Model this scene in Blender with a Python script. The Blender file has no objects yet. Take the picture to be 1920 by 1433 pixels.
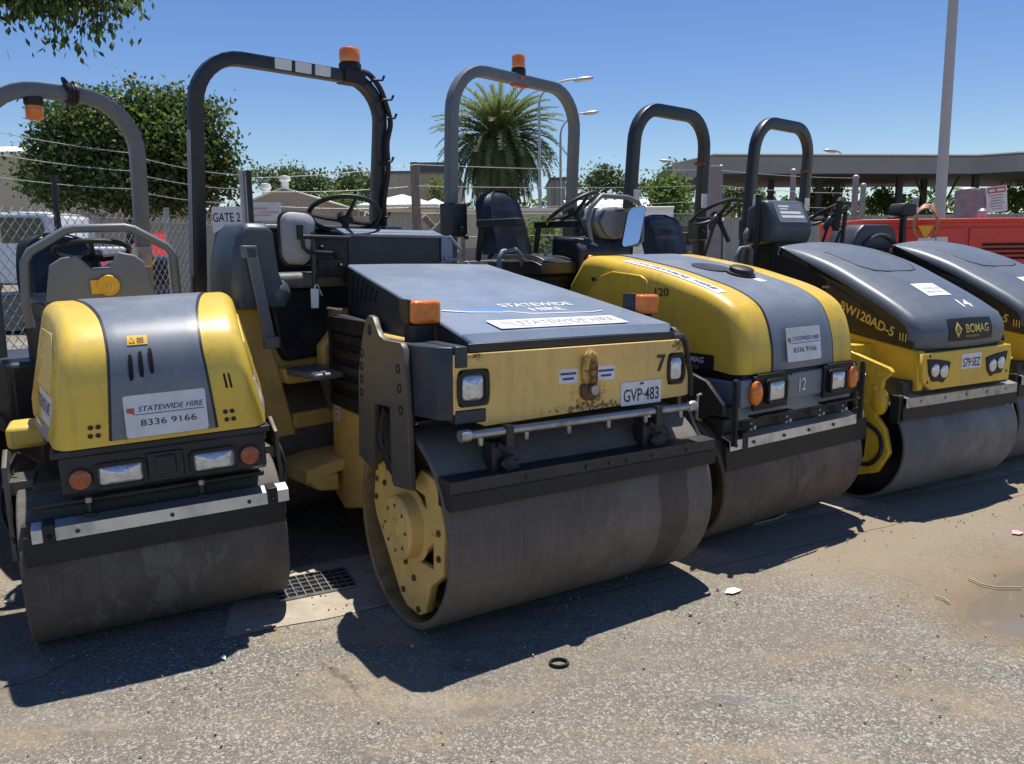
import bpy, bmesh, math, random
from math import sin, cos, pi, radians, sqrt, atan2
from mathutils import Vector, Matrix, noise as mnoise

sc = bpy.context.scene
COL = sc.collection
random.seed(7)

# ---------------------------------------------------------------- camera, sky, sun, exposure
CAM_F = 1505.25 / 1920.0
PITCH, ROLL, CAM_H = radians(9.149), radians(-0.706), 1.612
_F = Vector((0, cos(PITCH), -sin(PITCH))); _U0 = Vector((0, sin(PITCH), cos(PITCH))); _R0 = Vector((1, 0, 0))
_R = _R0 * cos(ROLL) + _U0 * sin(ROLL); _U = -_R0 * sin(ROLL) + _U0 * cos(ROLL)
_O = Vector((0, 0, CAM_H))
cd = bpy.data.cameras.new('camera'); cam = bpy.data.objects.new('camera', cd); COL.objects.link(cam)
cd.sensor_width = 36.0; cd.lens = 36.0 * CAM_F; cd.clip_start = 0.05; cd.clip_end = 3000
cam.matrix_world = Matrix(((_R.x, _U.x, -_F.x, _O.x), (_R.y, _U.y, -_F.y, _O.y), (_R.z, _U.z, -_F.z, _O.z), (0, 0, 0, 1)))
sc.camera = cam

SUN_EL, SUN_AZ = radians(73.5), radians(15)            # azimuth clockwise from +Y
world = bpy.data.worlds.new('World'); sc.world = world; world.use_nodes = True
wn = world.node_tree; bg = wn.nodes['Background']
sky = wn.nodes.new('ShaderNodeTexSky'); sky.sky_type = 'NISHITA'; sky.sun_disc = False
sky.sun_elevation = SUN_EL; sky.sun_rotation = SUN_AZ
sky.altitude = 0; sky.air_density = 1.0; sky.dust_density = 0.0; sky.ozone_density = 2.0
hs = wn.nodes.new('ShaderNodeHueSaturation'); hs.inputs['Saturation'].default_value = 1.25; hs.inputs['Hue'].default_value = .513
wn.links.new(sky.outputs[0], hs.inputs['Color']); wn.links.new(hs.outputs[0], bg.inputs[0]); bg.inputs[1].default_value = 0.092
sd = bpy.data.lights.new('sun', 'SUN'); sun = bpy.data.objects.new('sun', sd); COL.objects.link(sun)
sd.energy = 5.0; sd.angle = radians(0.5); sd.color = (1.0, 0.95, 0.87)
sdir = Vector((sin(SUN_AZ) * cos(SUN_EL), cos(SUN_AZ) * cos(SUN_EL), sin(SUN_EL)))
sun.rotation_euler = sdir.to_track_quat('Z', 'Y').to_euler(); sun.location = sdir * 50
sc.view_settings.view_transform = 'Standard'; sc.view_settings.look = 'None'
sc.view_settings.exposure = 0.3; sc.view_settings.gamma = 1.0
try: sc.view_settings.use_curve_mapping = False
except Exception: pass
sc.cycles.max_bounces = 6; sc.cycles.diffuse_bounces = 2; sc.cycles.glossy_bounces = 3; sc.cycles.transparent_max_bounces = 8

def wp(px, py, Y):
    """a point of the surveyed site: direction of a photograph pixel, at depth Y metres"""
    d = _F * 1505.25 + _R * (px - 960) - _U * (py - 716.5)
    return _O + d * (Y / d.y)

# terrain: the gutter runs past the front drums; the yard rises gently behind it
GP, GN, GT = Vector((-1.24, 3.2)), Vector((-0.443, 0.897)), Vector((0.897, 0.443))
def gd(x, y): return (Vector((x, y)) - GP).dot(GN)
def gz(x, y):
    d = gd(x, y) - 0.9
    if d < 0: return 0.0
    return min(d, 17.0) * 0.05 if d < 15 else 0.05 * 15 + 0.1 * (1 - math.exp(-(d - 15) * 0.5))

# ---------------------------------------------------------------- materials
def _lin(c): return tuple(c) + (1.0,)
def pmat(name, base, rough=0.5, metal=0.0, var=0.12, scale=6.0, dirt=None, bump=0.0, bscale=60.0, spec=0.5, coat=0.0, stretch=None):
    m = bpy.data.materials.new(name); m.use_nodes = True
    nt = m.node_tree; N = nt.nodes; L = nt.links; b = N['Principled BSDF']
    tc = N.new('ShaderNodeTexCoord'); src = tc.outputs['Object']
    if stretch:
        mp = N.new('ShaderNodeMapping'); mp.inputs['Scale'].default_value = stretch; L.new(src, mp.inputs[0]); src = mp.outputs[0]
    n1 = N.new('ShaderNodeTexNoise'); n1.inputs['Scale'].default_value = scale; n1.inputs['Detail'].default_value = 6; n1.inputs['Roughness'].default_value = 0.65
    L.new(src, n1.inputs['Vector'])
    r = N.new('ShaderNodeValToRGB'); r.color_ramp.elements[0].position = 0.3; r.color_ramp.elements[1].position = 0.7
    r.color_ramp.elements[0].color = _lin([c * (1 - var) for c in base]); r.color_ramp.elements[1].color = _lin([min(1, c * (1 + var)) for c in base])
    L.new(n1.outputs['Fac'], r.inputs[0]); out = r.outputs[0]
    b.inputs['Roughness'].default_value = rough; b.inputs['Metallic'].default_value = metal
    b.inputs['Specular IOR Level'].default_value = spec; b.inputs['Coat Weight'].default_value = coat
    for k, dd in enumerate(dirt or []):
        col, amt, ds, lo, hi = dd[:5]
        mp2 = N.new('ShaderNodeMapping'); mp2.inputs['Location'].default_value = (3.1 * k + 1.7, 5.3 * k, 2.2)
        mp2.inputs['Scale'].default_value = dd[5] if len(dd) > 5 else (1, 1, 1)
        L.new(tc.outputs['Object'], mp2.inputs[0])
        n2 = N.new('ShaderNodeTexNoise'); n2.inputs['Scale'].default_value = ds; n2.inputs['Detail'].default_value = 8; n2.inputs['Roughness'].default_value = 0.7
        L.new(mp2.outputs[0], n2.inputs['Vector'])
        r2 = N.new('ShaderNodeMapRange'); r2.inputs[1].default_value = lo; r2.inputs[2].default_value = hi; r2.inputs[3].default_value = 0; r2.inputs[4].default_value = amt
        L.new(n2.outputs['Fac'], r2.inputs[0])
        mx = N.new('ShaderNodeMix'); mx.data_type = 'RGBA'; L.new(r2.outputs[0], mx.inputs[0]); L.new(out, mx.inputs[6]); mx.inputs[7].default_value = _lin(col)
        out = mx.outputs[2]
        if k == 0:
            mr = N.new('ShaderNodeMapRange'); mr.inputs[3].default_value = rough; mr.inputs[4].default_value = min(1, rough + 0.35)
            L.new(r2.outputs[0], mr.inputs[0]); L.new(mr.outputs[0], b.inputs['Roughness'])
    L.new(out, b.inputs['Base Color'])
    if bump:
        nb = N.new('ShaderNodeTexNoise'); nb.inputs['Scale'].default_value = bscale; nb.inputs['Detail'].default_value = 4; L.new(src, nb.inputs['Vector'])
        bp = N.new('ShaderNodeBump'); bp.inputs['Strength'].default_value = bump; bp.inputs['Distance'].default_value = 0.01
        L.new(nb.outputs['Fac'], bp.inputs['Height']); L.new(bp.outputs[0], b.inputs['Normal'])
    return m
DUST = (0.30, 0.25, 0.18)
M = {}
M['yellow'] = pmat('yellow_paint', (0.76, 0.50, 0.035), 0.38, var=0.05, dirt=[(DUST, 0.35, 3.0, 0.46, 0.75), ((0.10, 0.07, 0.03), 0.55, 26, 0.655, 0.72), ((0.30, 0.21, 0.09), 0.40, 4.0, 0.52, 0.68, (5, 5, .5))], coat=0.25)
M['yellow_pale'] = pmat('pale_yellow_paint', (0.80, 0.555, 0.075), 0.38, var=0.05, dirt=[(DUST, 0.32, 3.0, 0.46, 0.75), ((0.10, 0.07, 0.03), 0.55, 30, 0.67, 0.74), ((0.32, 0.23, 0.10), 0.35, 4.0, 0.53, 0.68, (5, 5, .5))], coat=0.2)
M['tan'] = pmat('faded_yellow_paint', (0.82, 0.53, 0.15), 0.48, var=0.08, scale=4, dirt=[(DUST, 0.4, 2.6, 0.45, 0.75), ((0.10, 0.045, 0.02), 0.8, 17, 0.64, 0.70), ((0.45, 0.30, 0.09), 0.5, 6, 0.5, 0.7)])
M['grey'] = pmat('grey_hood_paint', (0.165, 0.195, 0.240), 0.38, var=0.10, dirt=[((0.28, 0.28, 0.26), 0.40, 3.2, 0.46, 0.75), ((0.40, 0.39, 0.36), 0.35, 28, 0.60, 0.72, (1, .3, .3)), ((0.05, 0.05, 0.05), 0.5, 40, 0.68, 0.74)])
M['bluegrey'] = pmat('blue_grey_paint', (0.185, 0.235, 0.315), 0.36, var=0.12, scale=3, dirt=[((0.25, 0.26, 0.27), 0.45, 2.2, 0.42, 0.75), ((0.3, 0.3, 0.3), 0.35, 14, 0.58, 0.75, (0.4, 1, 3)), ((0.42, 0.40, 0.36), 0.30, 30, 0.60, 0.72, (1, .25, 1))], bump=0.10, bscale=3)
M['plastic'] = pmat('mid_grey_plastic', (0.16, 0.175, 0.205), 0.5, var=0.08, dirt=[((0.26, 0.25, 0.23), 0.3, 5, 0.5, 0.8)])
M['navy'] = pmat('dark_slate_paint', (0.024, 0.032, 0.048), 0.40, var=0.12, scale=3, dirt=[((0.10, 0.10, 0.10), 0.35, 3, 0.46, 0.8)])
M['slate'] = pmat('slate_shell', (0.055, 0.068, 0.085), 0.38, var=0.10, dirt=[((0.22, 0.22, 0.21), 0.35, 4, 0.48, 0.8)])
M['rimtan'] = pmat('worn_yellow_rim', (0.30, 0.19, 0.075), 0.7, var=0.3, scale=9, dirt=[((0.10, 0.075, 0.05), 0.7, 7, 0.48, 0.65)])
M['hoodslate'] = pmat('slate_hood_paint', (0.110, 0.130, 0.160), 0.40, var=0.10, dirt=[((0.22, 0.22, 0.21), 0.30, 3, 0.46, 0.8)])
M['olive'] = pmat('olive_black_panel', (.034, .031, .020), .35, var=.2, dirt=[((.10, .09, .07), .4, 5, .5, .8)])
M['dark'] = pmat('charcoal_plastic', (0.015, 0.017, 0.022), 0.45, var=0.2, dirt=[((0.10, 0.09, 0.08), 0.4, 4, 0.48, 0.8)])
M['darksteel'] = pmat('dark_frame_steel', (0.024, 0.024, 0.026), 0.48, var=0.25, scale=9, dirt=[((0.10, 0.075, 0.055), 0.5, 5, 0.48, 0.75)], bump=0.15)
M['black'] = pmat('black_rubber', (0.009, 0.009, 0.011), 0.55, var=0.3, dirt=[((0.07, 0.06, 0.05), 0.35, 7, 0.5, 0.8)])
M['vinyl'] = pmat('black_seat_vinyl', (0.012, 0.013, 0.016), 0.38, var=0.2, dirt=[((0.13, 0.12, 0.115), 0.35, 6, 0.5, 0.8)], bump=0.15, bscale=30)
M['rops'] = pmat('roll_bar_paint', (0.018, 0.023, 0.032), 0.40, var=0.15, dirt=[((0.12, 0.115, 0.11), 0.3, 7, 0.5, 0.8)])
M['ropsgrey'] = pmat('grey_roll_bar_paint', (0.150, 0.165, 0.185), 0.45, var=0.12, dirt=[((0.22, 0.2, 0.18), 0.4, 7, 0.52, 0.8)])
M['alu'] = pmat('aluminium_bar', (0.66, 0.68, 0.70), 0.42, metal=0.85, var=0.1, scale=12, dirt=[((0.22, 0.20, 0.17), 0.55, 5, 0.5, 0.75)])
M['steel'] = pmat('bare_steel', (0.42, 0.42, 0.41), 0.42, metal=0.8, var=0.2, scale=20, dirt=[((0.16, 0.09, 0.05), 0.7, 9, 0.52, 0.72)])
M['plate'] = pmat('worn_steel_plate', (0.12, 0.112, 0.098), 0.5, metal=0.35, var=0.15, scale=12, dirt=[((0.20, 0.13, 0.08), 0.45, 6, 0.52, 0.75)])
M['rust'] = pmat('rusty_steel', (0.16, 0.075, 0.04), 0.8, var=0.4, scale=30, dirt=[((0.05, 0.03, 0.025), 0.7, 18, 0.5, 0.65)], bump=0.3)
M['hole'] = pmat('opening_shade', (0.004, 0.004, 0.005), 0.8, var=0.2)  # near-black colour stands in for the shade inside slots, vents and pits
M['white'] = pmat('white_sign_vinyl', (0.78, 0.79, 0.82), 0.45, var=0.03, dirt=[((0.46, 0.43, 0.38), 0.45, 7, 0.46, 0.75), ((0.35, 0.32, 0.28), 0.5, 45, 0.64, 0.74)])
M['blue'] = pmat('blue_lettering', (0.035, 0.060, 0.24), 0.5, var=0.1, dirt=[((.5, .5, .55), .6, 40, .58, .70)])
M['greyletter'] = pmat('weathered_grey_lettering', (0.30, 0.30, 0.33), 0.6, var=0.2)
M['red'] = pmat('red_emblem', (0.62, 0.10, 0.07), 0.5, var=0.1)
M['pinkred'] = pmat('faded_red_emblem', (0.72, 0.40, 0.38), 0.6, var=0.1)
M['ink'] = pmat('black_lettering', (0.02, 0.02, 0.025), 0.5, var=0.1)
M['gold'] = pmat('gold_lettering', (0.72, 0.52, 0.10), 0.45, var=0.08)
M['decal'] = pmat('orange_yellow_decal', (0.80, 0.46, 0.03), 0.45, var=0.05)
M['green'] = pmat('white_lettering', (0.74, 0.76, 0.78), 0.5, var=0.05)
def lens(name, col, rough=0.12, sc_=60, trans=0.0):
    m = pmat(name, col, rough, var=0.25, scale=sc_, coat=0.6, bump=0.35, bscale=sc_ * 1.5)
    m.node_tree.nodes['Principled BSDF'].inputs['Transmission Weight'].default_value = trans
    return m
M['amber'] = lens('amber_lens', (0.90, 0.20, 0.015), 0.2, 40)
M['amberdark'] = lens('dull_amber_lens', (0.36, 0.075, 0.012), 0.25, 40)
M['headlamp'] = lens('clear_headlight_lens', (0.62, 0.64, 0.68), 0.10, 35)
M['headlamp'].node_tree.nodes['Principled BSDF'].inputs['Metallic'].default_value = 0.6
M['mirror'] = pmat('mirror_glass', (0.85, 0.87, 0.9), 0.06, metal=1.0, var=0.02)
def drum_mat(name, a, b, wet, amt, rough=0.75):
    m = pmat(name, a, rough, metal=0.0, var=0.22, scale=5, stretch=(1, 1, 1),
             dirt=[(b, 0.8, 1.6, 0.42, 0.60, (0.8, 1, 1)), (wet, amt, 1.9, 0.565, 0.585, (1.6, 0.7, 0.7)), ((0.05, 0.045, 0.04), 0.30, 55, 0.64, 0.74, (1, 0.4, 0.4)), (tuple(min(1, c * 1.35) for c in a), 0.35, 12, 0.50, 0.80, (2.2, .5, .5)), (tuple(min(1, c * 1.7) for c in a), 0.45, 3.0, 0.56, 0.70, (26, .5, .5)), ((0.05, 0.042, 0.035), 0.45, 2.6, 0.57, 0.68, (34, .6, .6)), ((0.20, 0.10, 0.05), 0.30, 7, 0.60, 0.72, (1.4, 1, 1))], bump=0.2, bscale=80)
    return m
M['drum_tan'] = drum_mat('dusty_drum_steel', (0.160, 0.135, 0.113), (0.122, 0.102, 0.084), (0.100, 0.078, 0.060), 0.35)
def wet_band(m, x0, x1, col):
    """a damp strip round the drum skin between two positions along its axis, with a ragged edge"""
    nt = m.node_tree; N = nt.nodes; L = nt.links; b = N['Principled BSDF']; tc = N.new('ShaderNodeTexCoord'); sp = N.new('ShaderNodeSeparateXYZ'); L.new(tc.outputs['Object'], sp.inputs[0])
    n = N.new('ShaderNodeTexNoise'); n.inputs['Scale'].default_value = 4; n.inputs['Detail'].default_value = 5; L.new(tc.outputs['Object'], n.inputs['Vector'])
    ad = N.new('ShaderNodeMath'); ad.operation = 'MULTIPLY_ADD'; L.new(n.outputs['Fac'], ad.inputs[0]); ad.inputs[1].default_value = .14; L.new(sp.outputs[0], ad.inputs[2])
    c = N.new('ShaderNodeMath'); c.operation = 'COMPARE'; L.new(ad.outputs[0], c.inputs[0]); c.inputs[1].default_value = (x0 + x1) / 2 + .07; c.inputs[2].default_value = (x1 - x0) / 2
    f = N.new('ShaderNodeMath'); f.operation = 'MULTIPLY'; L.new(c.outputs[0], f.inputs[0]); f.inputs[1].default_value = .75
    src = b.inputs['Base Color'].links[0].from_socket; mx = N.new('ShaderNodeMix'); mx.data_type = 'RGBA'; L.new(f.outputs[0], mx.inputs[0]); L.new(src, mx.inputs[6]); mx.inputs[7].default_value = _lin(col); L.new(mx.outputs[2], b.inputs['Base Color'])
def rust_run(m, cx, cz, rx, rz):
    """rust bleeding from one fitting on a plate: flecks that thin out with distance from it"""
    nt = m.node_tree; N = nt.nodes; L = nt.links; b = N['Principled BSDF']; tc = N.new('ShaderNodeTexCoord')
    mp = N.new('ShaderNodeMapping'); mp.inputs['Location'].default_value = (-cx / rx, 0, -cz / rz); mp.inputs['Scale'].default_value = (1 / rx, 0, 1 / rz); L.new(tc.outputs['Object'], mp.inputs[0])
    ln = N.new('ShaderNodeVectorMath'); ln.operation = 'LENGTH'; L.new(mp.outputs[0], ln.inputs[0])
    n = N.new('ShaderNodeTexNoise'); n.inputs['Scale'].default_value = 55; n.inputs['Detail'].default_value = 6; n.inputs['Roughness'].default_value = .7; L.new(tc.outputs['Object'], n.inputs['Vector'])
    ad = N.new('ShaderNodeMath'); ad.operation = 'MULTIPLY_ADD'; L.new(ln.outputs['Value'], ad.inputs[0]); ad.inputs[1].default_value = -.22; L.new(n.outputs['Fac'], ad.inputs[2])
    r = N.new('ShaderNodeMapRange'); r.inputs[1].default_value = .38; r.inputs[2].default_value = .46; r.inputs[4].default_value = .85; L.new(ad.outputs[0], r.inputs[0])
    src = b.inputs['Base Color'].links[0].from_socket; mx = N.new('ShaderNodeMix'); mx.data_type = 'RGBA'; L.new(r.outputs[0], mx.inputs[0]); L.new(src, mx.inputs[6]); mx.inputs[7].default_value = (.12, .05, .022, 1); L.new(mx.outputs[2], b.inputs['Base Color'])
M['plate_tan'] = pmat('faded_yellow_front', (0.86, 0.575, 0.175), 0.48, var=0.06, scale=4, dirt=[(DUST, 0.35, 2.6, 0.47, 0.75), ((0.12, 0.055, 0.02), 0.8, 24, 0.68, 0.73), ((0.55, 0.38, 0.13), 0.5, 5, 0.5, 0.68, (4, 4, .6))])
rust_run(M['plate_tan'], .03, 1.0, .13, .10); rust_run(M['plate_tan'], .05, .955, .35, .028); rust_run(M['plate_tan'], -.55, 1.215, .05, .02); rust_run(M['plate_tan'], .56, 1.20, .06, .04)
wet_band(M['drum_tan'], .40, .56, (.075, .056, .042))
M['drum_dark'] = drum_mat('damp_drum_steel', (0.120, 0.104, 0.088), (0.085, 0.072, 0.060), (0.19, 0.18, 0.165), 0.45)
M['drum_brown'] = drum_mat('brown_drum_steel', (0.160, 0.124, 0.096), (0.108, 0.083, 0.065), (0.085, 0.062, 0.048), 0.6)
M['drum_grey'] = drum_mat('clean_drum_steel', (0.160, 0.163, 0.174), (0.122, 0.124, 0.132), (0.105, 0.098, 0.09), 0.5, 0.5)
M['drum_end'] = pmat('blue_drum_end', (0.040, 0.055, 0.085), 0.6, var=0.2, dirt=[((0.12, 0.10, 0.08), 0.5, 4, 0.5, 0.75)])

# ---------------------------------------------------------------- mesh helpers
class MB:
    def __init__(s): s.v = []; s.f = []; s.m = []
    def add(s, vs, fs, mi=0):
        o = len(s.v); s.v += [tuple(p) for p in vs]
        for f in fs: s.f.append(tuple(i + o for i in f)); s.m.append(mi)
        return s
    def box(s, x0, x1, y0, y1, z0, z1, mi=0, rot=None, piv=None):
        vs = [Vector((x, y, z)) for x in (x0, x1) for y in (y0, y1) for z in (z0, z1)]
        if rot is not None:
            c = Vector(piv) if piv is not None else Vector(((x0 + x1) / 2, (y0 + y1) / 2, (z0 + z1) / 2))
            vs = [rot @ (p - c) + c for p in vs]
        return s.add(vs, [(0, 1, 3, 2), (4, 6, 7, 5), (0, 4, 5, 1), (2, 3, 7, 6), (0, 2, 6, 4), (1, 5, 7, 3)], mi)
    def prism(s, pts, axis, a, b, mi=0):
        n = len(pts)
        def P(p, t): return (t, p[0], p[1]) if axis == 'x' else (p[0], t, p[1]) if axis == 'y' else (p[0], p[1], t)
        vs = [P(p, a) for p in pts] + [P(p, b) for p in pts]
        fs = [tuple(range(n))[::-1], tuple(range(n, 2 * n))] + [(i, (i + 1) % n, n + (i + 1) % n, n + i) for i in range(n)]
        return s.add(vs, fs, mi)
    def tube(s, path, r, n=8, closed=False, mi=0, prof=None, up=None, caps=True):
        path = [Vector(p) for p in path]; K = len(path); rings = []
        prev = None
        for i, p in enumerate(path):
            a = path[(i - 1) % K] if (closed or i > 0) else p; b = path[(i + 1) % K] if (closed or i < K - 1) else p
            t = (b - a).normalized()
            if up is not None: side = t.cross(Vector(up)).normalized()
            else:
                if prev is None:
                    q = Vector((0, 0, 1)) if abs(t.z) < 0.9 else Vector((1, 0, 0)); side = t.cross(q).normalized()
                else: side = (prev - t * prev.dot(t)).normalized()
            prev = side; nn = side.cross(t).normalized()
            rr = r[i] if isinstance(r, (list, tuple)) else r
            if prof: ring = [p + side * u * rr + nn * w * rr for u, w in prof]
            else: ring = [p + side * cos(2 * pi * k / n) * rr + nn * sin(2 * pi * k / n) * rr for k in range(n)]
            rings.append(ring)
        m = len(rings[0]); vs = [q for g in rings for q in g]; fs = []
        for i in range(K if closed else K - 1):
            for k in range(m): fs.append((i * m + k, i * m + (k + 1) % m, ((i + 1) % K) * m + (k + 1) % m, ((i + 1) % K) * m + k))
        if not closed and caps: fs += [tuple(range(m))[::-1], tuple(range((K - 1) * m, K * m))]
        return s.add(vs, fs, mi)
    def lathe(s, prof, o, axis='z', n=24, mi=0, mis=None):
        o = Vector(o); A = Vector(axis) if not isinstance(axis, str) else Vector({'x': (1, 0, 0), 'y': (0, 1, 0), 'z': (0, 0, 1)}[axis])
        A.normalize(); q = Vector((0, 0, 1)) if abs(A.z) < 0.9 else Vector((1, 0, 0)); u = A.cross(q).normalized(); w = A.cross(u)
        vs = []; K = len(prof)
        for r, h in prof:
            vs += [o + A * h + (u * cos(2 * pi * k / n) + w * sin(2 * pi * k / n)) * max(r, 1e-4) for k in range(n)]
        for i in range(K - 1):
            s.add([], [], mi)
        base = len(s.v); s.v += [tuple(p) for p in vs]
        for i in range(K - 1):
            for k in range(n):
                s.f.append((base + i * n + k, base + i * n + (k + 1) % n, base + (i + 1) * n + (k + 1) % n, base + (i + 1) * n + k)); s.m.append(mis[i] if mis else mi)
        return s
    def grid(s, P, mi=0, close_u=False):
        R_, C_ = len(P), len(P[0]); vs = [q for row in P for q in row]; fs = []
        for i in range(R_ - 1):
            for j in range(C_ if close_u else C_ - 1):
                fs.append((i * C_ + j, i * C_ + (j + 1) % C_, (i + 1) * C_ + (j + 1) % C_, (i + 1) * C_ + j))
        return s.add(vs, fs, mi)
    def ell(s, c, r, n=14, m=9, mi=0, rot=None, e=1.0):
        c = Vector(c); P = []
        def pw(t): return math.copysign(abs(t) ** e, t)
        for i in range(m + 1):
            th = -pi / 2 + pi * i / m; row = []
            for k in range(n):
                ph = 2 * pi * k / n
                p = Vector((pw(cos(th)) * pw(cos(ph)) * r[0], pw(cos(th)) * pw(sin(ph)) * r[1], pw(sin(th)) * r[2]))
                if rot is not None: p = rot @ p
                row.append(c + p)
            P.append(row)
        return s.grid(P, mi, True)
    def build(s, name, mats, parent=None, bevel=0.0, smooth=40, xf=None, clean=True, seg=2):
        me = bpy.data.meshes.new(name); me.from_pydata(s.v, [], s.f)
        for m in (mats if isinstance(mats, (list, tuple)) else [mats]): me.materials.append(M[m] if isinstance(m, str) else m)
        me.polygons.foreach_set('material_index', s.m)
        if clean:
            b = bmesh.new(); b.from_mesh(me); bmesh.ops.remove_doubles(b, verts=b.verts, dist=1e-5); bmesh.ops.recalc_face_normals(b, faces=b.faces); b.to_mesh(me); b.free()
        me.validate()
        if smooth:
            me.shade_smooth(); me.set_sharp_from_angle(angle=radians(smooth))
        return link(name, me, parent, xf, bevel, seg)
def link(name, me, parent=None, xf=None, bevel=0.0, seg=2):
    o = bpy.data.objects.new(name, me); COL.objects.link(o)
    if parent is not None: o.parent = parent
    if xf is not None: o.matrix_local = xf
    if bevel:
        bm_ = o.modifiers.new('bevel', 'BEVEL'); bm_.width = bevel; bm_.segments = seg; bm_.limit_method = 'ANGLE'; bm_.angle_limit = radians(35)
    return o
def tag(o, label=None, cat=None, group=None, kind=None):
    if label: o['label'] = label
    if cat: o['category'] = cat
    if group: o['group'] = group
    if kind: o['kind'] = kind
    return o
def empty(name, loc=(0, 0, 0), mat4=None):
    o = bpy.data.objects.new(name, None); COL.objects.link(o); o.empty_display_size = 0.2
    if mat4 is not None: o.matrix_world = mat4
    else: o.location = loc
    return o
def curve_mesh(cu):
    o = bpy.data.objects.new('tmp', cu); COL.objects.link(o)
    dg = bpy.context.evaluated_depsgraph_get(); dg.update()
    me = bpy.data.meshes.new_from_object(o.evaluated_get(dg))
    bpy.data.objects.remove(o); return me
def txt(name, body, parent, org, ux, uy, h, mat, width=None, bold=0.0, shear=0.0, align='CENTER', xf=None, wrap=None, extr=0.0012, gap=1.0):
    """lettering as thin raised geometry: org = centre of the base line, h = capital height"""
    cu = bpy.data.curves.new('t', 'FONT'); cu.body = body; cu.size = 1.0; cu.align_x = align; cu.offset = bold; cu.shear = shear; cu.extrude = 0.0
    cu.space_line = gap; cu.resolution_u = 3
    me = curve_mesh(cu); bpy.data.curves.remove(cu)
    xs = [v.co.x for v in me.vertices]; k = h / 0.70; kx = k
    if width and xs: kx = width / (max(xs) - min(xs))
    ux = Vector(ux).normalized(); uy = Vector(uy).normalized(); nz = ux.cross(uy).normalized(); org = Vector(org)
    for v in me.vertices:
        a, b = v.co.x * kx, v.co.y * k
        v.co = Vector(wrap(a, b)) if wrap else org + ux * a + uy * b + nz * extr
    me.materials.clear(); me.materials.append(M[mat]); me.name = name
    return link(name, me, parent, xf)
def plate_mesh(name, outline, holes, thick, basis, mat, parent=None, bevel=0.003, xf=None):
    """flat plate with real holes; basis = (origin, ux, uy); thickness centred"""
    cu = bpy.data.curves.new('p', 'CURVE'); cu.dimensions = '2D'; cu.fill_mode = 'BOTH'; cu.extrude = thick / 2; cu.bevel_depth = bevel; cu.bevel_resolution = 1
    for loop in [outline] + holes:
        sp = cu.splines.new('POLY'); sp.points.add(len(loop) - 1); sp.use_cyclic_u = True
        for p, q in zip(sp.points, loop): p.co = (q[0], q[1], 0, 1)
    me = curve_mesh(cu); bpy.data.curves.remove(cu)
    o, ux, uy = [Vector(q) for q in basis]; nz = ux.cross(uy)
    for v in me.vertices: v.co = o + ux * v.co.x + uy * v.co.y + nz * v.co.z
    me.materials.clear(); me.materials.append(M[mat]); me.name = name
    return link(name, me, parent, xf)
def circ(cx, cy, r, n=16): return [(cx + r * cos(2 * pi * k / n), cy + r * sin(2 * pi * k / n)) for k in range(n)]
RSQ = [(c * x, c * y) for c in (1,) for x, y in [(1, .6), (.9, .9), (.6, 1), (-.6, 1), (-.9, .9), (-1, .6), (-1, -.6), (-.9, -.9), (-.6, -1), (.6, -1), (.9, -.9), (1, -.6)]]
def arch(cx, hw, zt, r, zb, y, lean, splay=0.0, n=8):
    """roll bar centre line in the x-z plane, leaning towards -y"""
    P = [(-hw - splay, zb), (-hw, zt - r)] + [(-hw + r - r * cos(t), zt - r + r * sin(t)) for t in [pi / 2 * k / n for k in range(1, n + 1)]]
    P = P + [(-x, z) for x, z in P[::-1]]
    return [(cx + x, y - lean * (z - zb), z) for x, z in P]
def rrect(w, h, r, n=4):
    out = []
    for sx, sy, a0 in ((1, 1, 0), (-1, 1, pi / 2), (-1, -1, pi), (1, -1, 1.5 * pi)):
        for k in range(n + 1):
            a = a0 + pi / 2 * k / n; out.append((sx * (w / 2 - r) + r * cos(a), sy * (h / 2 - r) + r * sin(a)))
    return out

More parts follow.
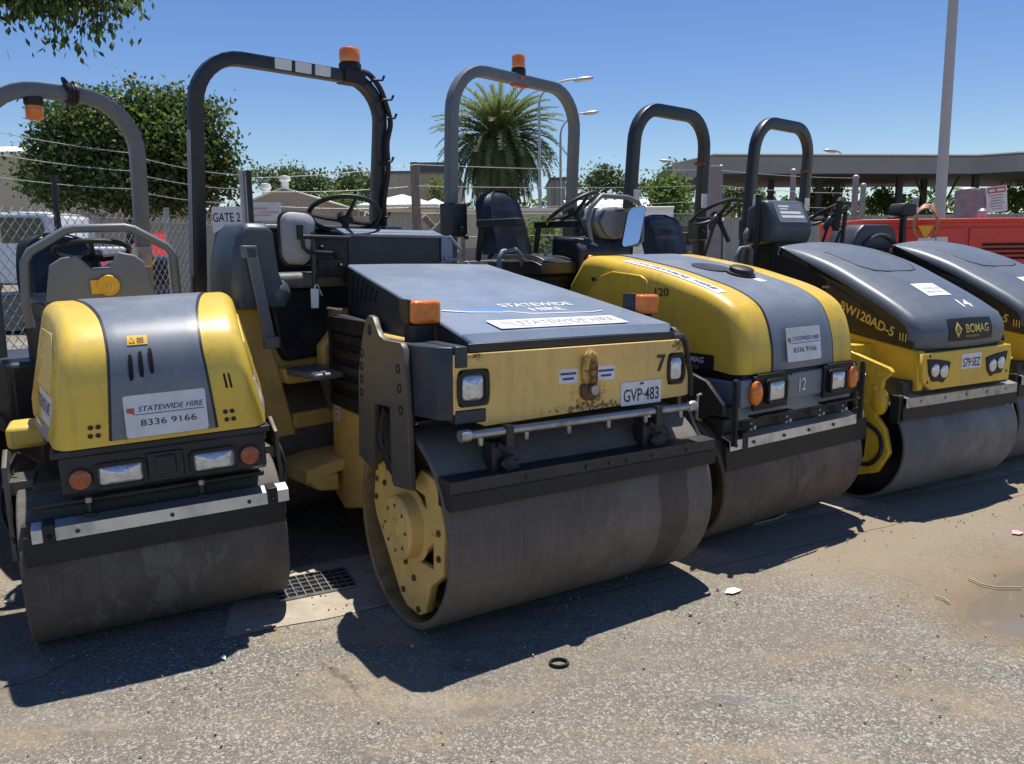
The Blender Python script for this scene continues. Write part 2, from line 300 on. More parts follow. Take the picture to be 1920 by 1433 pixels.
# ---------------------------------------------------------------- shared roller pieces
def smooth_prof(P, sub=4):
    out = []; n = len(P)
    for i in range(n - 1):
        p0, p1, p2, p3 = P[max(i - 1, 0)], P[i], P[i + 1], P[min(i + 2, n - 1)]
        for k in range(sub):
            t = k / sub
            out.append(tuple(0.5 * ((2 * p1[c]) + (-p0[c] + p2[c]) * t + (2 * p0[c] - 5 * p1[c] + 4 * p2[c] - p3[c]) * t * t + (-p0[c] + 3 * p1[c] - 3 * p2[c] + p3[c]) * t ** 3) for c in (0, 1)))
    out.append(tuple(P[-1])); return out
class Hood:
    """rounded bonnet: a side profile (front bottom, over the top, rear bottom) swept across with rounded shoulders"""
    def __init__(s, curve, tail, hw, r, taper, ox, n=6):
        s.P = smooth_prof(curve) + tail; s.hw, s.r, s.taper, s.ox, s.n = hw, r, taper, ox, n
        s.nc = len(s.P) - len(tail); s.flare = 0.0; s.crown = 0.0; s.yf = s.P[0][0]
        zs = [p[1] for p in s.P]; s.z0, s.z1 = min(zs), max(zs)
        N = []
        for i in range(len(s.P)):
            a, b = s.P[max(i - 1, 0)], s.P[min(i + 1, len(s.P) - 1)]
            t = Vector((b[0] - a[0], b[1] - a[1])).normalized(); N.append(Vector((-t.y, t.x)))
        s.N = N   # outward (front = -y, top = +z) for a path running up the front and back over the top
        s.acc = [0]
        for i in range(1, len(s.P)): s.acc.append(s.acc[-1] + math.dist(s.P[i], s.P[i - 1]))
    def wz(s, z, y=None): return (1 - s.taper * (z - s.z0) / (s.z1 - s.z0)) * (1 + s.flare * (0 if y is None else max(0, y - s.yf)))
    def col(s, x, inset, off=0.0):
        out = []
        for p, n in zip(s.P, s.N):
            q = Vector(p) + n * (off - inset - s.crown * min(1, abs(x) / s.hw) ** 2); out.append(Vector((s.ox + x * s.wz(q.y, q.x), q.x, q.y)))
        return out
    def insets(s):
        c = [(x, 0.0) for x in [-(s.hw - s.r) + 2 * (s.hw - s.r) * k / 10 for k in range(11)]]
        L_ = []
        for k in range(s.n, 0, -1):
            a = pi / 2 * k / s.n; L_.append((-(s.hw - s.r) - s.r * sin(a), s.r * (1 - cos(a))))
        return L_ + c + [(-x, i) for x, i in L_[::-1]]
    def ins_at(s, x):
        e = abs(x) - (s.hw - s.r)
        return 0 if e <= 0 else s.r * (1 - sqrt(max(0, 1 - (e / s.r) ** 2)))
    def pt(s, x, t, off=0.0):
        """point at lateral x and arc length t from the front bottom"""
        i = 0
        while i < len(s.acc) - 2 and s.acc[i + 1] < t: i += 1
        u = (t - s.acc[i]) / (s.acc[i + 1] - s.acc[i])
        p = Vector(s.P[i]).lerp(Vector(s.P[i + 1]), u); n = s.N[i].lerp(s.N[i + 1], u).normalized()
        q = p + n * (off - s.ins_at(x) - s.crown * min(1, abs(x) / s.hw) ** 2); return Vector((s.ox + x * s.wz(q.y, q.x), q.x, q.y))
    def body(s, name, mat, parent, side=0):
        mb = MB(); cols = [s.col(x, i) for x, i in s.insets()]; mb.grid(cols)
        for c in (cols[0], cols[-1]): mb.add(c, [tuple(range(len(c)))], side)
        mb.add([cols[0][0], cols[-1][0], cols[-1][-1], cols[0][-1]], [(0, 1, 2, 3)])
        return mb.build(name, mat, parent, smooth=38)
    def band(s, name, mats, parent, a, b, off, i0=0, i1=None, edge=0.012, k=8, spread=0.0):
        i1 = i1 or s.nc; mb = MB(); xs = [a + (b - a) * q / k for q in range(k + 1)]
        def sp(c): return [Vector((s.ox + (p.x - s.ox) * (1 + spread * (max(0, p.y - s.yf) / .9)), p.y, p.z)) for p in c[i0:i1]]
        cols = [sp(s.col(x, s.ins_at(x), off)) for x in xs]; mb.grid(cols)
        for x, sg in ((a, -1), (b, 1)):
            mb.grid([sp(s.col(x, s.ins_at(x), off)), sp(s.col(x + sg * edge, s.ins_at(x + sg * edge), off * 0.6)), sp(s.col(x + sg * edge, s.ins_at(x + sg * edge), -0.004))], 1)
        return mb.build(name, mats, parent, smooth=50)
def make_drum(parent, R, W, mat, endmat='drum_end', xf=None, rec=0.13, rim=0.022, n=72, rimmat='darksteel'):
    mb = MB()
    pr = [(R - rim, -W / 2 + rec), (R - rim, -W / 2 + 0.004), (R - rim + 0.006, -W / 2), (R - 0.006, -W / 2), (R, -W / 2 + 0.006)]
    pr += [(R, -W / 2 + W * k / 6) for k in range(1, 6)] + [(R, W / 2 - 0.006), (R - 0.006, W / 2), (R - rim + 0.006, W / 2), (R - rim, W / 2 - 0.004), (R - rim, W / 2 - rec)]
    mb.lathe(pr, (0, 0, R), 'x', n, mis=[1, 1] + [0] * (len(pr) - 5) + [1, 1])
    d = mb.build('drum', [mat, rimmat], parent, xf=xf, smooth=35)
    for s in (-1, 1):
        e = MB(); e.lathe([(R - rim + 0.001, s * (W / 2 - rec * 0.98)), (R * 0.55, s * (W / 2 - rec * 0.98)), (R * 0.5, s * (W / 2 - rec * 0.7)), (R * 0.3, s * (W / 2 - rec * 0.7)), (0, s * (W / 2 - rec * 0.7))], (0, 0, R), 'x', 36)
        e.build('drum_end_plate', endmat, d, smooth=35)
    return d
def wheel(parent, c, r, normal, mat='black', xf=None, tube=0.014):
    n = Vector(normal).normalized(); q = Vector((1, 0, 0)); u = (q - n * q.dot(n)).normalized(); w = n.cross(u); c = Vector(c)
    mb = MB(); mb.tube([c + u * cos(a) * r + w * sin(a) * r for a in [2 * pi * k / 36 for k in range(36)]], tube, 8, True)
    for a in (0.3, pi - 0.3, 1.5 * pi):
        mb.tube([c - n * 0.04, c + (u * cos(a) + w * sin(a)) * r * 0.55 - n * 0.025, c + (u * cos(a) + w * sin(a)) * r], [0.018, 0.013, 0.011], 6)
    mb.lathe([(0.0, 0.0), (0.045, -0.005), (0.05, -0.035), (0.022, -0.06), (0.016, -0.26), (0, -0.26)], c, n, 14)
    return mb.build('steering_wheel', mat, parent, xf=xf)
def beacon(parent, c, r=0.055, h=0.11, up=1, xf=None):
    mb = MB(); mb.lathe([(0, 0), (r * 1.02, 0), (r * 1.02, 0.035 * up), (r * 0.9, 0.045 * up), (0, 0.045 * up)], c, 'z', 18)
    b = mb.build('beacon_base', 'black', parent, xf=xf)
    mb = MB(); mb.lathe([(r * 0.92, 0.045 * up), (r * 0.95, 0.06 * up), (r * 0.95, (0.045 + h * 0.85) * up), (r * 0.8, (0.045 + h) * up), (0, (0.045 + h) * up)], c, 'z', 20)
    mb.build('beacon_lens', 'amber', b); return b
def headlight(parent, c, w, h, r=0.02, depth=0.05, mat='headlamp', xf=None, rimw=0.014, facing=-1):
    mb = MB(); c = Vector(c)
    o = [(c.x + x, c.z + z) for x, z in rrect(w + 2 * rimw, h + 2 * rimw, r + rimw)]; i = [(c.x + x, c.z + z) for x, z in rrect(w, h, r)]
    n = len(o); y0, y1 = c.y, c.y + facing * depth
    vs = [(x, y0, z) for x, z in o] + [(x, y1, z) for x, z in o] + [(x, y1, z) for x, z in i] + [(x, y1 - facing * 0.012, z) for x, z in i]
    fs = []
    for k in range(3): fs += [(k * n + j, k * n + (j + 1) % n, (k + 1) * n + (j + 1) % n, (k + 1) * n + j) for j in range(n)]
    mb.add(vs, fs); a = mb.build('headlight', 'black', parent, xf=xf)
    mb = MB(); rows = []
    for s_, dy in ((1.0, 0.012), (0.85, 0.004), (0.5, -0.003), (0.02, -0.006)): rows.append([(c.x + x * s_, y1 - facing * dy, c.z + z * s_) for x, z in rrect(w, h, r)])
    mb.grid(rows, 0, True); mb.build('lens', mat, a, smooth=60); return a
def round_lamp(parent, c, r, mat, axis=(0, -1, 0), name='indicator', depth=0.03, xf=None):
    mb = MB(); mb.lathe([(r * 1.15, 0), (r * 1.15, depth * 0.5), (r, depth * 0.6)], c, axis, 22); a = mb.build(name, 'black', parent, xf=xf)
    mb = MB(); mb.lathe([(r, depth * 0.55), (r * 0.97, depth), (r * 0.6, depth * 1.3), (0, depth * 1.4)], c, axis, 22); mb.build('lens', mat, a, smooth=60); return a
def sign(parent, c, ux, uy, w, h, lines=None, mat='white', name='sign_panel', th=0.003, xf=None):
    c = Vector(c); ux = Vector(ux).normalized(); uy = Vector(uy); uy = (uy - ux * uy.dot(ux)).normalized(); nz = ux.cross(uy)
    mb = MB(); pts = rrect(w, h, min(w, h) * 0.06, 2)
    vs = [c + ux * a + uy * b for a, b in pts] + [c + ux * a + uy * b + nz * th for a, b in pts]; n = len(pts)
    mb.add(vs, [tuple(range(n))[::-1], tuple(range(n, 2 * n))] + [(i, (i + 1) % n, n + (i + 1) % n, n + i) for i in range(n)])
    o = mb.build(name, mat, parent, smooth=0, xf=xf)
    for (body, x, y, hh, wd, mt, bold, sh) in (lines or []):
        txt('lettering', body, o, c + ux * x + uy * y + nz * th, ux, uy, hh, mt, wd, bold, sh)
    return o
def strips(parent, c, ux, uy, rects, mat, name='print', th=0.0012, off=0.003):
    """small printed bars and marks on a sign: (x, y, w, h)"""
    c = Vector(c); ux = Vector(ux).normalized(); uy = Vector(uy); uy = (uy - ux * uy.dot(ux)).normalized(); nz = ux.cross(uy); mb = MB()
    for x, y, w, h in rects:
        mb.add([c + ux * (x + a * w / 2) + uy * (y + b * h / 2) + nz * (off + th) for a, b in ((-1, -1), (1, -1), (1, 1), (-1, 1))], [(0, 1, 2, 3)])
    return mb.build(name, mat, parent, smooth=0, clean=False)
def hire_sign(parent, c, ux, uy, w, h, off=0.0):
    """white hire-company sign: red state outline, slanted blue name, phone number"""
    o = sign(parent, c, ux, uy, w, h, [('STATEWIDE HIRE', w * 0.055, h * 0.10, h * 0.125, w * 0.80, 'blue', 0.012, 0.25), ('8336 9166', w * 0.02, -h * 0.24, h * 0.15, w * 0.68, 'ink', 0.004, 0.0)])
    c = Vector(c); ux = Vector(ux).normalized(); uy = Vector(uy); uy = (uy - ux * uy.dot(ux)).normalized(); nz = ux.cross(uy)
    mb = MB(); P = [(-.47, .20), (-.38, .20), (-.38, .02), (-.41, .07), (-.47, .10)]
    mb.add([c + ux * a * w + uy * b * h + nz * 0.0045 for a, b in P], [tuple(range(len(P)))]); mb.build('emblem', 'red', o, smooth=0, clean=False)
    strips(o, c, ux, uy, [(0.05 * w, 0.035 * h, w * 0.84, h * 0.018)], 'blue', 'underline')
    return o
def operator_seat(parent, xf, c, w=0.46, back=0.55, mat='vinyl', arms=False, rise=0.0, low=False):
    """cushion with a raised backrest behind it; the seat faces -y of its frame; c = centre of the seat cushion top"""
    x, y, z = c
    mb = MB(); rows = []
    for k in range(13):
        t = k / 12; yy = y - 0.24 + 0.48 * t; zz = z - 0.035 * max(0, (0.3 - t) / 0.3) ** 2 + 0.02 * max(0, t - 0.6)
        rows.append([(x + w / 2 * q, yy, zz + 0.035 * abs(q) ** 3 - (0.05 if abs(q) > 0.97 else 0)) for q in [-1, -.98, -.85, -.6, -.3, 0, .3, .6, .85, .98, 1]])
    mb.grid(rows)
    mb.box(x - w / 2 + 0.01, x + w / 2 - 0.01, y - 0.235, y + 0.24, z - 0.11, z - 0.03)
    s = mb.build('seat', mat, parent, xf=xf, bevel=0.012, smooth=60)
    mb = MB(); P = []
    for k in range(15):
        t = k / 14; hz = z + 0.02 + rise + back * t; wd = w * (0.52 - (0.0 if low else 0.13) * t * t) * (sqrt(max(0.02, 1 - max(0, (t - 0.74) / 0.27) ** 2.4)))
        yb = y + 0.24 + 0.12 * t; dep = .075 * (1 - max(0, (t - .8) / .2) ** 2 * .8)
        groove = .010 * (sin(26 * t) > .55) * (t > .45)
        P.append([(x + wd * q, yb - dep + dep * 1.2 * abs(q) ** 3 - .02 * (abs(abs(q) - .72) < .1) + groove * (abs(q) < .6), hz) for q in [-1, -.95, -.85, -.72, -.6, -.35, 0, .35, .6, .72, .85, .95, 1]]
                 + [(x + wd * q, yb + dep * .9 - .03 * abs(q), hz) for q in [.95, .5, 0, -.5, -.95]])
    mb.grid(P, 0, True); mb.add(P[-1], [tuple(range(len(P[-1])))]); mb.add(P[0], [tuple(range(len(P[0])))])
    mb.build('backrest', mat, parent, xf=xf, smooth=60)
    if arms:
        for sg in (-1, 1):
            mb = MB(); ax = x + sg * (w / 2 + 0.06)
            mb.box(ax - 0.035, ax + 0.035, y - 0.12, y + 0.24, z + 0.20, z + 0.25); mb.tube([(ax, y + 0.22, z + 0.21), (ax, y + 0.26, z - 0.02)], 0.022, 8)
            mb.build('armrest', 'black', parent, bevel=0.012, xf=xf)
    return s
def rear_frame(dx, dy, ang, tilt=0.0):
    return Matrix.Translation((dx, dy, 0)) @ Matrix.Rotation(radians(ang), 4, 'Z') @ Matrix.Rotation(radians(tilt), 4, 'Y')
def root_mat(x, y, z, yaw, tilt):
    yw, t = radians(yaw), radians(tilt)
    ax = Vector((cos(yw) * cos(t), sin(yw) * cos(t), sin(t))); fw = Vector((-sin(yw), cos(yw), 0)); up = ax.cross(fw)
    return Matrix(((ax.x, fw.x, up.x, x), (ax.y, fw.y, up.y, y), (ax.z, fw.z, up.z, z), (0, 0, 0, 1)))
def to_rear(root, x, y, yaw):
    """local matrix of an articulated rear half whose pivot stands at world x, y with heading yaw"""
    W = Matrix.Translation((x, y, 0)) @ Matrix.Rotation(radians(yaw), 4, 'Z'); return root.matrix_world.inverted() @ W
def hose(mb, pts, r=0.012, sub=6, n=6):
    P = [Vector(p) for p in pts]; out = []
    for i in range(len(P) - 1):
        p0, p1, p2, p3 = P[max(i - 1, 0)], P[i], P[i + 1], P[min(i + 2, len(P) - 1)]
        for k in range(sub):
            t = k / sub; out.append(0.5 * (2 * p1 + (p2 - p0) * t + (2 * p0 - 5 * p1 + 4 * p2 - p3) * t * t + (3 * p1 - p0 - 3 * p2 + p3) * t ** 3))
    mb.tube(out + [P[-1]], r, n)
def bolts(mb, pts, axis, r=0.011, h=0.009):
    for p in pts: mb.lathe([(r, 0), (r, h), (r * 0.6, h * 1.1), (0, h * 1.1)], p, axis, 6)

# ---------------------------------------------------------------- roller with a grey stripe over a yellow bonnet, round lamps (small)
def small_roller(label, x, y, z, yaw, tilt, rear):
    root = empty('road_roller', mat4=root_mat(x, y, z, yaw, tilt)); bpy.context.view_layer.update()
    tag(root, label, 'road roller', 'road rollers parked side by side')
    ox = 0.056; B = to_rear(root, *rear)
    make_drum(root, 0.345, 1.034, 'drum_dark')
    H = Hood([(-.405, .895), (-.425, 1.0), (-.43, 1.10), (-.42, 1.18), (-.39, 1.265), (-.325, 1.335), (-.22, 1.385), (-.05, 1.415), (.15, 1.432), (.38, 1.437)], [(.42, 1.42), (.45, 1.37), (.46, .98), (.30, .895)], 0.398, 0.055, 0.23, ox); H.flare = .42
    hood = H.body('hood', 'yellow_pale', root)
    H.band('hood_stripe', ['grey', 'dark'], root, -.195, .195, .004, 1, spread=.42)
    t = H.acc
    # slots in the stripe, vents, emblems
    mb = MB()
    for k in range(3):
        xx = -.112 + .043 * k; sl = MB(); sl.grid([[H.pt(xx + d * .0095 * sqrt(max(.02, 1 - (abs(q) * 1.02 - .02) ** 8)), .305 + .010 * k + q * .052, .0075) for q in [-1, -.96, -.9, -.6, -.3, 0, .3, .6, .9, .96, 1]] for d in (-1, -.4, .4, 1)]); sl.build('vent_slot', 'hole', hood, smooth=0, clean=False)
    for k in range(2):
        xx = .268 + .020 * k; mb = MB(); mb.grid([[H.pt(xx + d, .185 + q, .002) for q in (0, .02, .04, .06)] for d in (0, .005, .009)]); mb.build('vent_slot', 'hole', hood, smooth=0, clean=False)
    mb = MB()
    for sx in (-1, 1):
        for q in (.05, .085):
            for d in (0, .028):
                p = H.pt(sx * (.245 + d), q, .0); mb = MB(); mb.lathe([(.010, 0), (.010, .004), (.006, .005), (0, .003)], p, (0, -1, 0), 10); mb.build('emblem_stud', 'darksteel', hood, smooth=0)
    mb = MB(); mb.grid([[H.pt(-.118 + .088 * a / 4, .395 + .045 * b / 3, .007) for b in range(4)] for a in range(5)]); d = mb.build('warning_decal', 'decal', root, clean=False)
    mb = MB(); mb.tube([H.pt(a, b, .008) for a, b in ((-.110, .404), (-.086, .404), (-.098, .430))], .0012, 4, True); [mb.tube([H.pt(-.076, .404 + .007 * q, .008), H.pt(-.046, .404 + .007 * q, .008)], .0008, 4) for q in range(4)]; mb.build('symbols', 'ink', d, clean=False)
    hire_sign(root, (ox + .012, -.437, 1.005), (1, 0, 0), (0, .07, 1), .305, .168)
    # side: recessed access panel with sign and dark plate
    for s in (-1, 1):
        def fl(y_, z_, o_=0.0): return Vector((ox + s * (.392 * H.wz(z_, y_) + o_), y_, z_))
        nrm = (fl(.2, 1.1) - fl(-.2, 1.1)).cross(fl(0, 1.2) - fl(0, 1.0)).normalized() * -s * -1; ud = (fl(.2, 1.1) - fl(-.2, 1.1)).normalized() * s; vd = (fl(0, 1.2) - fl(0, 1.0)).normalized()
        P = [(-.24, 1.09), (.30, 1.09), (.28, 1.33), (-.12, 1.33), (-.22, 1.24)]; n = len(P); mb = MB()
        mb.add([fl(a_, b_, .001) for a_, b_ in P] + [fl(a_, b_, .011) for a_, b_ in P], [tuple(range(n, 2 * n))] + [(i, (i + 1) % n, n + (i + 1) % n, n + i) for i in range(n)]); mb.build('side_panel', 'yellow_pale', root, bevel=.005)
        sign(root, fl(.02, 1.025, .002), ud, vd, .54, .115, [('STATEWIDE HIRE', .02, -.02, .05, .44, 'blue', .012, .2)])
        mb = MB(); mb.add([fl(a_, b_, .002) for a_, b_ in ((-.22, .905), (.20, .905), (.20, .962), (-.22, .962))] + [fl(a_, b_, .007) for a_, b_ in ((-.22, .905), (.20, .905), (.20, .962), (-.22, .962))], [(4, 5, 6, 7)] + [(i, (i + 1) % 4, 4 + (i + 1) % 4, 4 + i) for i in range(4)]); mb.build('grille_plate', 'greyletter', root)
    # lamp panel under the bonnet
    mb = MB(); mb.prism([(-.36, .70), (-.385, .72), (-.385, .86), (-.36, .89), (.40, .89), (.40, .70)], 'x', ox - .39, ox + .39); mb.box(ox - .415, ox + .415, -.40, .35, .865, .893)
    mb.box(ox - .08, ox + .06, -.394, -.38, .73, .84, 0); mb.box(ox - .05, ox + .03, -.400, -.39, .745, .825, 0); mb.build('lamp_panel', 'dark', root, bevel=.012)
    for s in (-1, 1):
        headlight(root, (ox + s * .178, -.383, .772), .165, .078, .012, .018); round_lamp(root, (ox + s * .322, -.384, .772), .040, 'amberdark', name='indicator', depth=.016)
    # scraper: aluminium angle, rubber blade, brackets
    mb = MB(); mb.prism([(-.360, .535), (-.366, .535), (-.366, .588), (-.300, .603), (-.300, .597), (-.360, .584)], 'x', -.49 + .03, .50 + .03); bar = mb.build('scraper_bar', 'alu', root)
    for xx in (-.30, .05, .36): mb = MB(); bolts(mb, [(xx, -.366, .56)], (0, -1, 0), .009, .006); mb.build('bolt', 'darksteel', bar)
    for xx in (-.40, .46):
        mb = MB(); mb.box(xx - .022, xx + .022, -.374, -.28, .53, .606); bolts(mb, [(xx, -.374, .555)], (0, -1, 0)); mb.build('bar_clamp', 'black', root, bevel=.006)
    mb = MB(); mb.prism([(-.345, .44), (-.359, .44), (-.357, .56), (-.345, .56)], 'x', -.49, .51); mb.build('scraper_blade', 'black', root)
    mb = MB(); mb.box(-.50, .50, -.29, .29, .56, .59)
    for xx in (-.25, .18): mb.tube([(xx, -.31, .60), (xx, -.31, .66)], .012, 6); mb.box(xx - .02, xx + .02, -.33, -.29, .60, .615)
    mb.tube([(-.45, -.25, .65), (.45, -.25, .65)], .015, 8); mb.box(-.46, .46, -.10, .30, .59, .71); mb.build('front_frame', 'darksteel', root, bevel=.006)
    for xx in (-.25, .18): mb = MB(); mb.lathe([(.014, 0), (.014, .02), (.006, .026), (0, .026)], (xx, -.31, .655), 'z', 8); mb.build('spray_nozzle', 'steel', root)
    for s in (-1, 1):
        xx = s * .55
        mb = MB(); mb.prism([(-.12, .40), (.16, .40), (.18, .80), (.06, .84), (-.07, .79), (-.09, .62)], 'x', xx - .010, xx + .010); mb.box(min(xx, xx - s * .1), max(xx, xx - s * .1), -.05, .12, .66, .72)
        bolts(mb, [(xx + s * .01, -.02, .70), (xx + s * .01, .08, .70), (xx + s * .01, .02, .58), (xx + s * .01, .06, .48)], (s, 0, 0))
        mb.lathe([(.09, 0), (.09, .02), (.05, .03), (0, .03)], (xx - s * .03, 0, .345), (s, 0, 0), 18); mb.build('side_plate', 'plate', root, bevel=.004)
        mb = MB(); hose(mb, [(xx - s * .03, .12, .80), (xx + s * .02, .0, .70), (xx + s * .03, -.06, .58), (xx - s * .01, -.10, .46), (xx, 0.02, .40)], .010); hose(mb, [(xx - s * .05, .05, .82), (xx + s * .03, .06, .66), (xx + s * .02, .10, .5), (xx, .06, .38)], .009); mb.build('hydraulic_hose', 'black', root)
    mb = MB(); mb.box(-.56, -.40, .22, .44, .80, .90); mb.build('side_cover', 'yellow_pale', root, bevel=.02)
    # console, rail, wheel
    mb = MB(); P = [(-.36, 1.42), (-.325, 1.60), (-.27, 1.635), (-.20, 1.645), (-.14, 1.575), (-.06, 1.575), (-.02, 1.655), (.06, 1.635), (.10, 1.60), (.14, 1.42)]
    mb.prism(P, 'y', .66, .72); mb.box(-.30, .10, .70, .95, 1.30, 1.58, 1); mb.build('dashboard', ['plastic', 'dark'], root, bevel=.008)
    mb = MB(); mb.lathe([(0, 0), (.052, 0), (.052, .016), (.044, .02), (.040, .014), (0, .014)], (-.075, .655, 1.49), (0, -1, 0), 24); mb.box(-.155, -.10, .645, .658, 1.45, 1.52); d = mb.build('warning_disc', 'decal', root, bevel=.003)
    strips(d, (-.075, .638, 1.485), (1, 0, 0), (0, 0, 1), [(-.018, 0, .008, .04), (0, 0, .008, .04), (.018, 0, .008, .04)], 'gold', 'symbols', .001, .001)
    mb = MB(); mb.tube([(-.44, .72, 1.30), (-.45, .72, 1.40), (-.43, .72, 1.62), (-.40, .72, 1.67), (-.24, .72, 1.765), (-.20, .72, 1.775), (.03, .72, 1.775), (.07, .72, 1.765), (.22, .72, 1.67), (.245, .72, 1.63), (.245, .72, 1.30)], .022, 10); mb.build('grab_rail', 'ropsgrey', root, smooth=60)
    wheel(root, (-.13, .84, 1.665), .175, (0, .27, .96))
    # rear half: seat, body, rear drum, roll bar
    make_drum(root, 0.345, 1.034, 'drum_dark', xf=B @ Matrix.Translation((0, .85, .05)), n=40)
    mb = MB(); mb.box(-.50, .50, .55, 1.35, .62, 1.05); mb.box(-.50, .50, .12, .55, .55, .72, 1); mb.box(-.25, .25, -.45, .2, .45, .75, 1); mb.build('rear_body', ['navy', 'darksteel'], root, bevel=.03, xf=B)
    for xx in (-.33, .33): mb = MB(); mb.box(xx - .07, xx + .07, .05, .30, .72, .98); mb.build('step_box', 'dark', root, bevel=.02, xf=B)
    mb = MB(); mb.box(.40, .50, .42, .56, .55, .98); mb.build('fender_strip', 'yellow_pale', root, bevel=.015, xf=B)
    operator_seat(root, B, (-.12, .48, 1.40), .46, .34)
    mb = MB(); mb.box(-.36, .12, .30, .70, 1.0, 1.30); mb.build('seat_base', 'dark', root, bevel=.03, xf=B)
    mb = MB(); mb.tube(arch(-.02, .43, 2.565, .32, .85, .95, .05), .042, prof=RSQ, up=(0, 1, 0)); mb.build('roll_bar', 'ropsgrey', root, smooth=50, xf=B)
    mb = MB(); mb.tube([(.0 + .04 * cos(a) * 0 + d, .86 + .055 * cos(a), 2.565 + .055 * sin(a)) for d in (0.03, .05, .07) for a in [2 * pi * k / 12 for k in range(12)]], .012, 6); hose(mb, [(.03, .84, 2.62), (.0, .82, 2.64), (.02, .82, 2.58), (.06, .83, 2.63)], .010); mb.build('strap', 'black', root, xf=B)
    beacon(root, (-.15, .87, 2.52), .050, .075, -1, xf=B)
    mb = MB(); mb.tube([(.41, .93, 1.75), (.47, .90, 1.60), (.42, .92, 1.52)], .016, 6); mb.box(.36, .44, .86, .98, 1.55, 1.68); mb.build('roll_bar_bracket', 'steel', root, xf=B, bevel=.004)
    mb = MB(); mb.tube([(.36, .25, 1.0), (.36, .22, 1.22)], .012, 8); mb.ell((.36, .22, 1.26), (.028, .028, .05)); mb.lathe([(.05, 0), (.03, .05), (.014, .09)], (.36, .25, .98), 'z', 12); mb.build('travel_lever', 'black', root, xf=B)
    return root

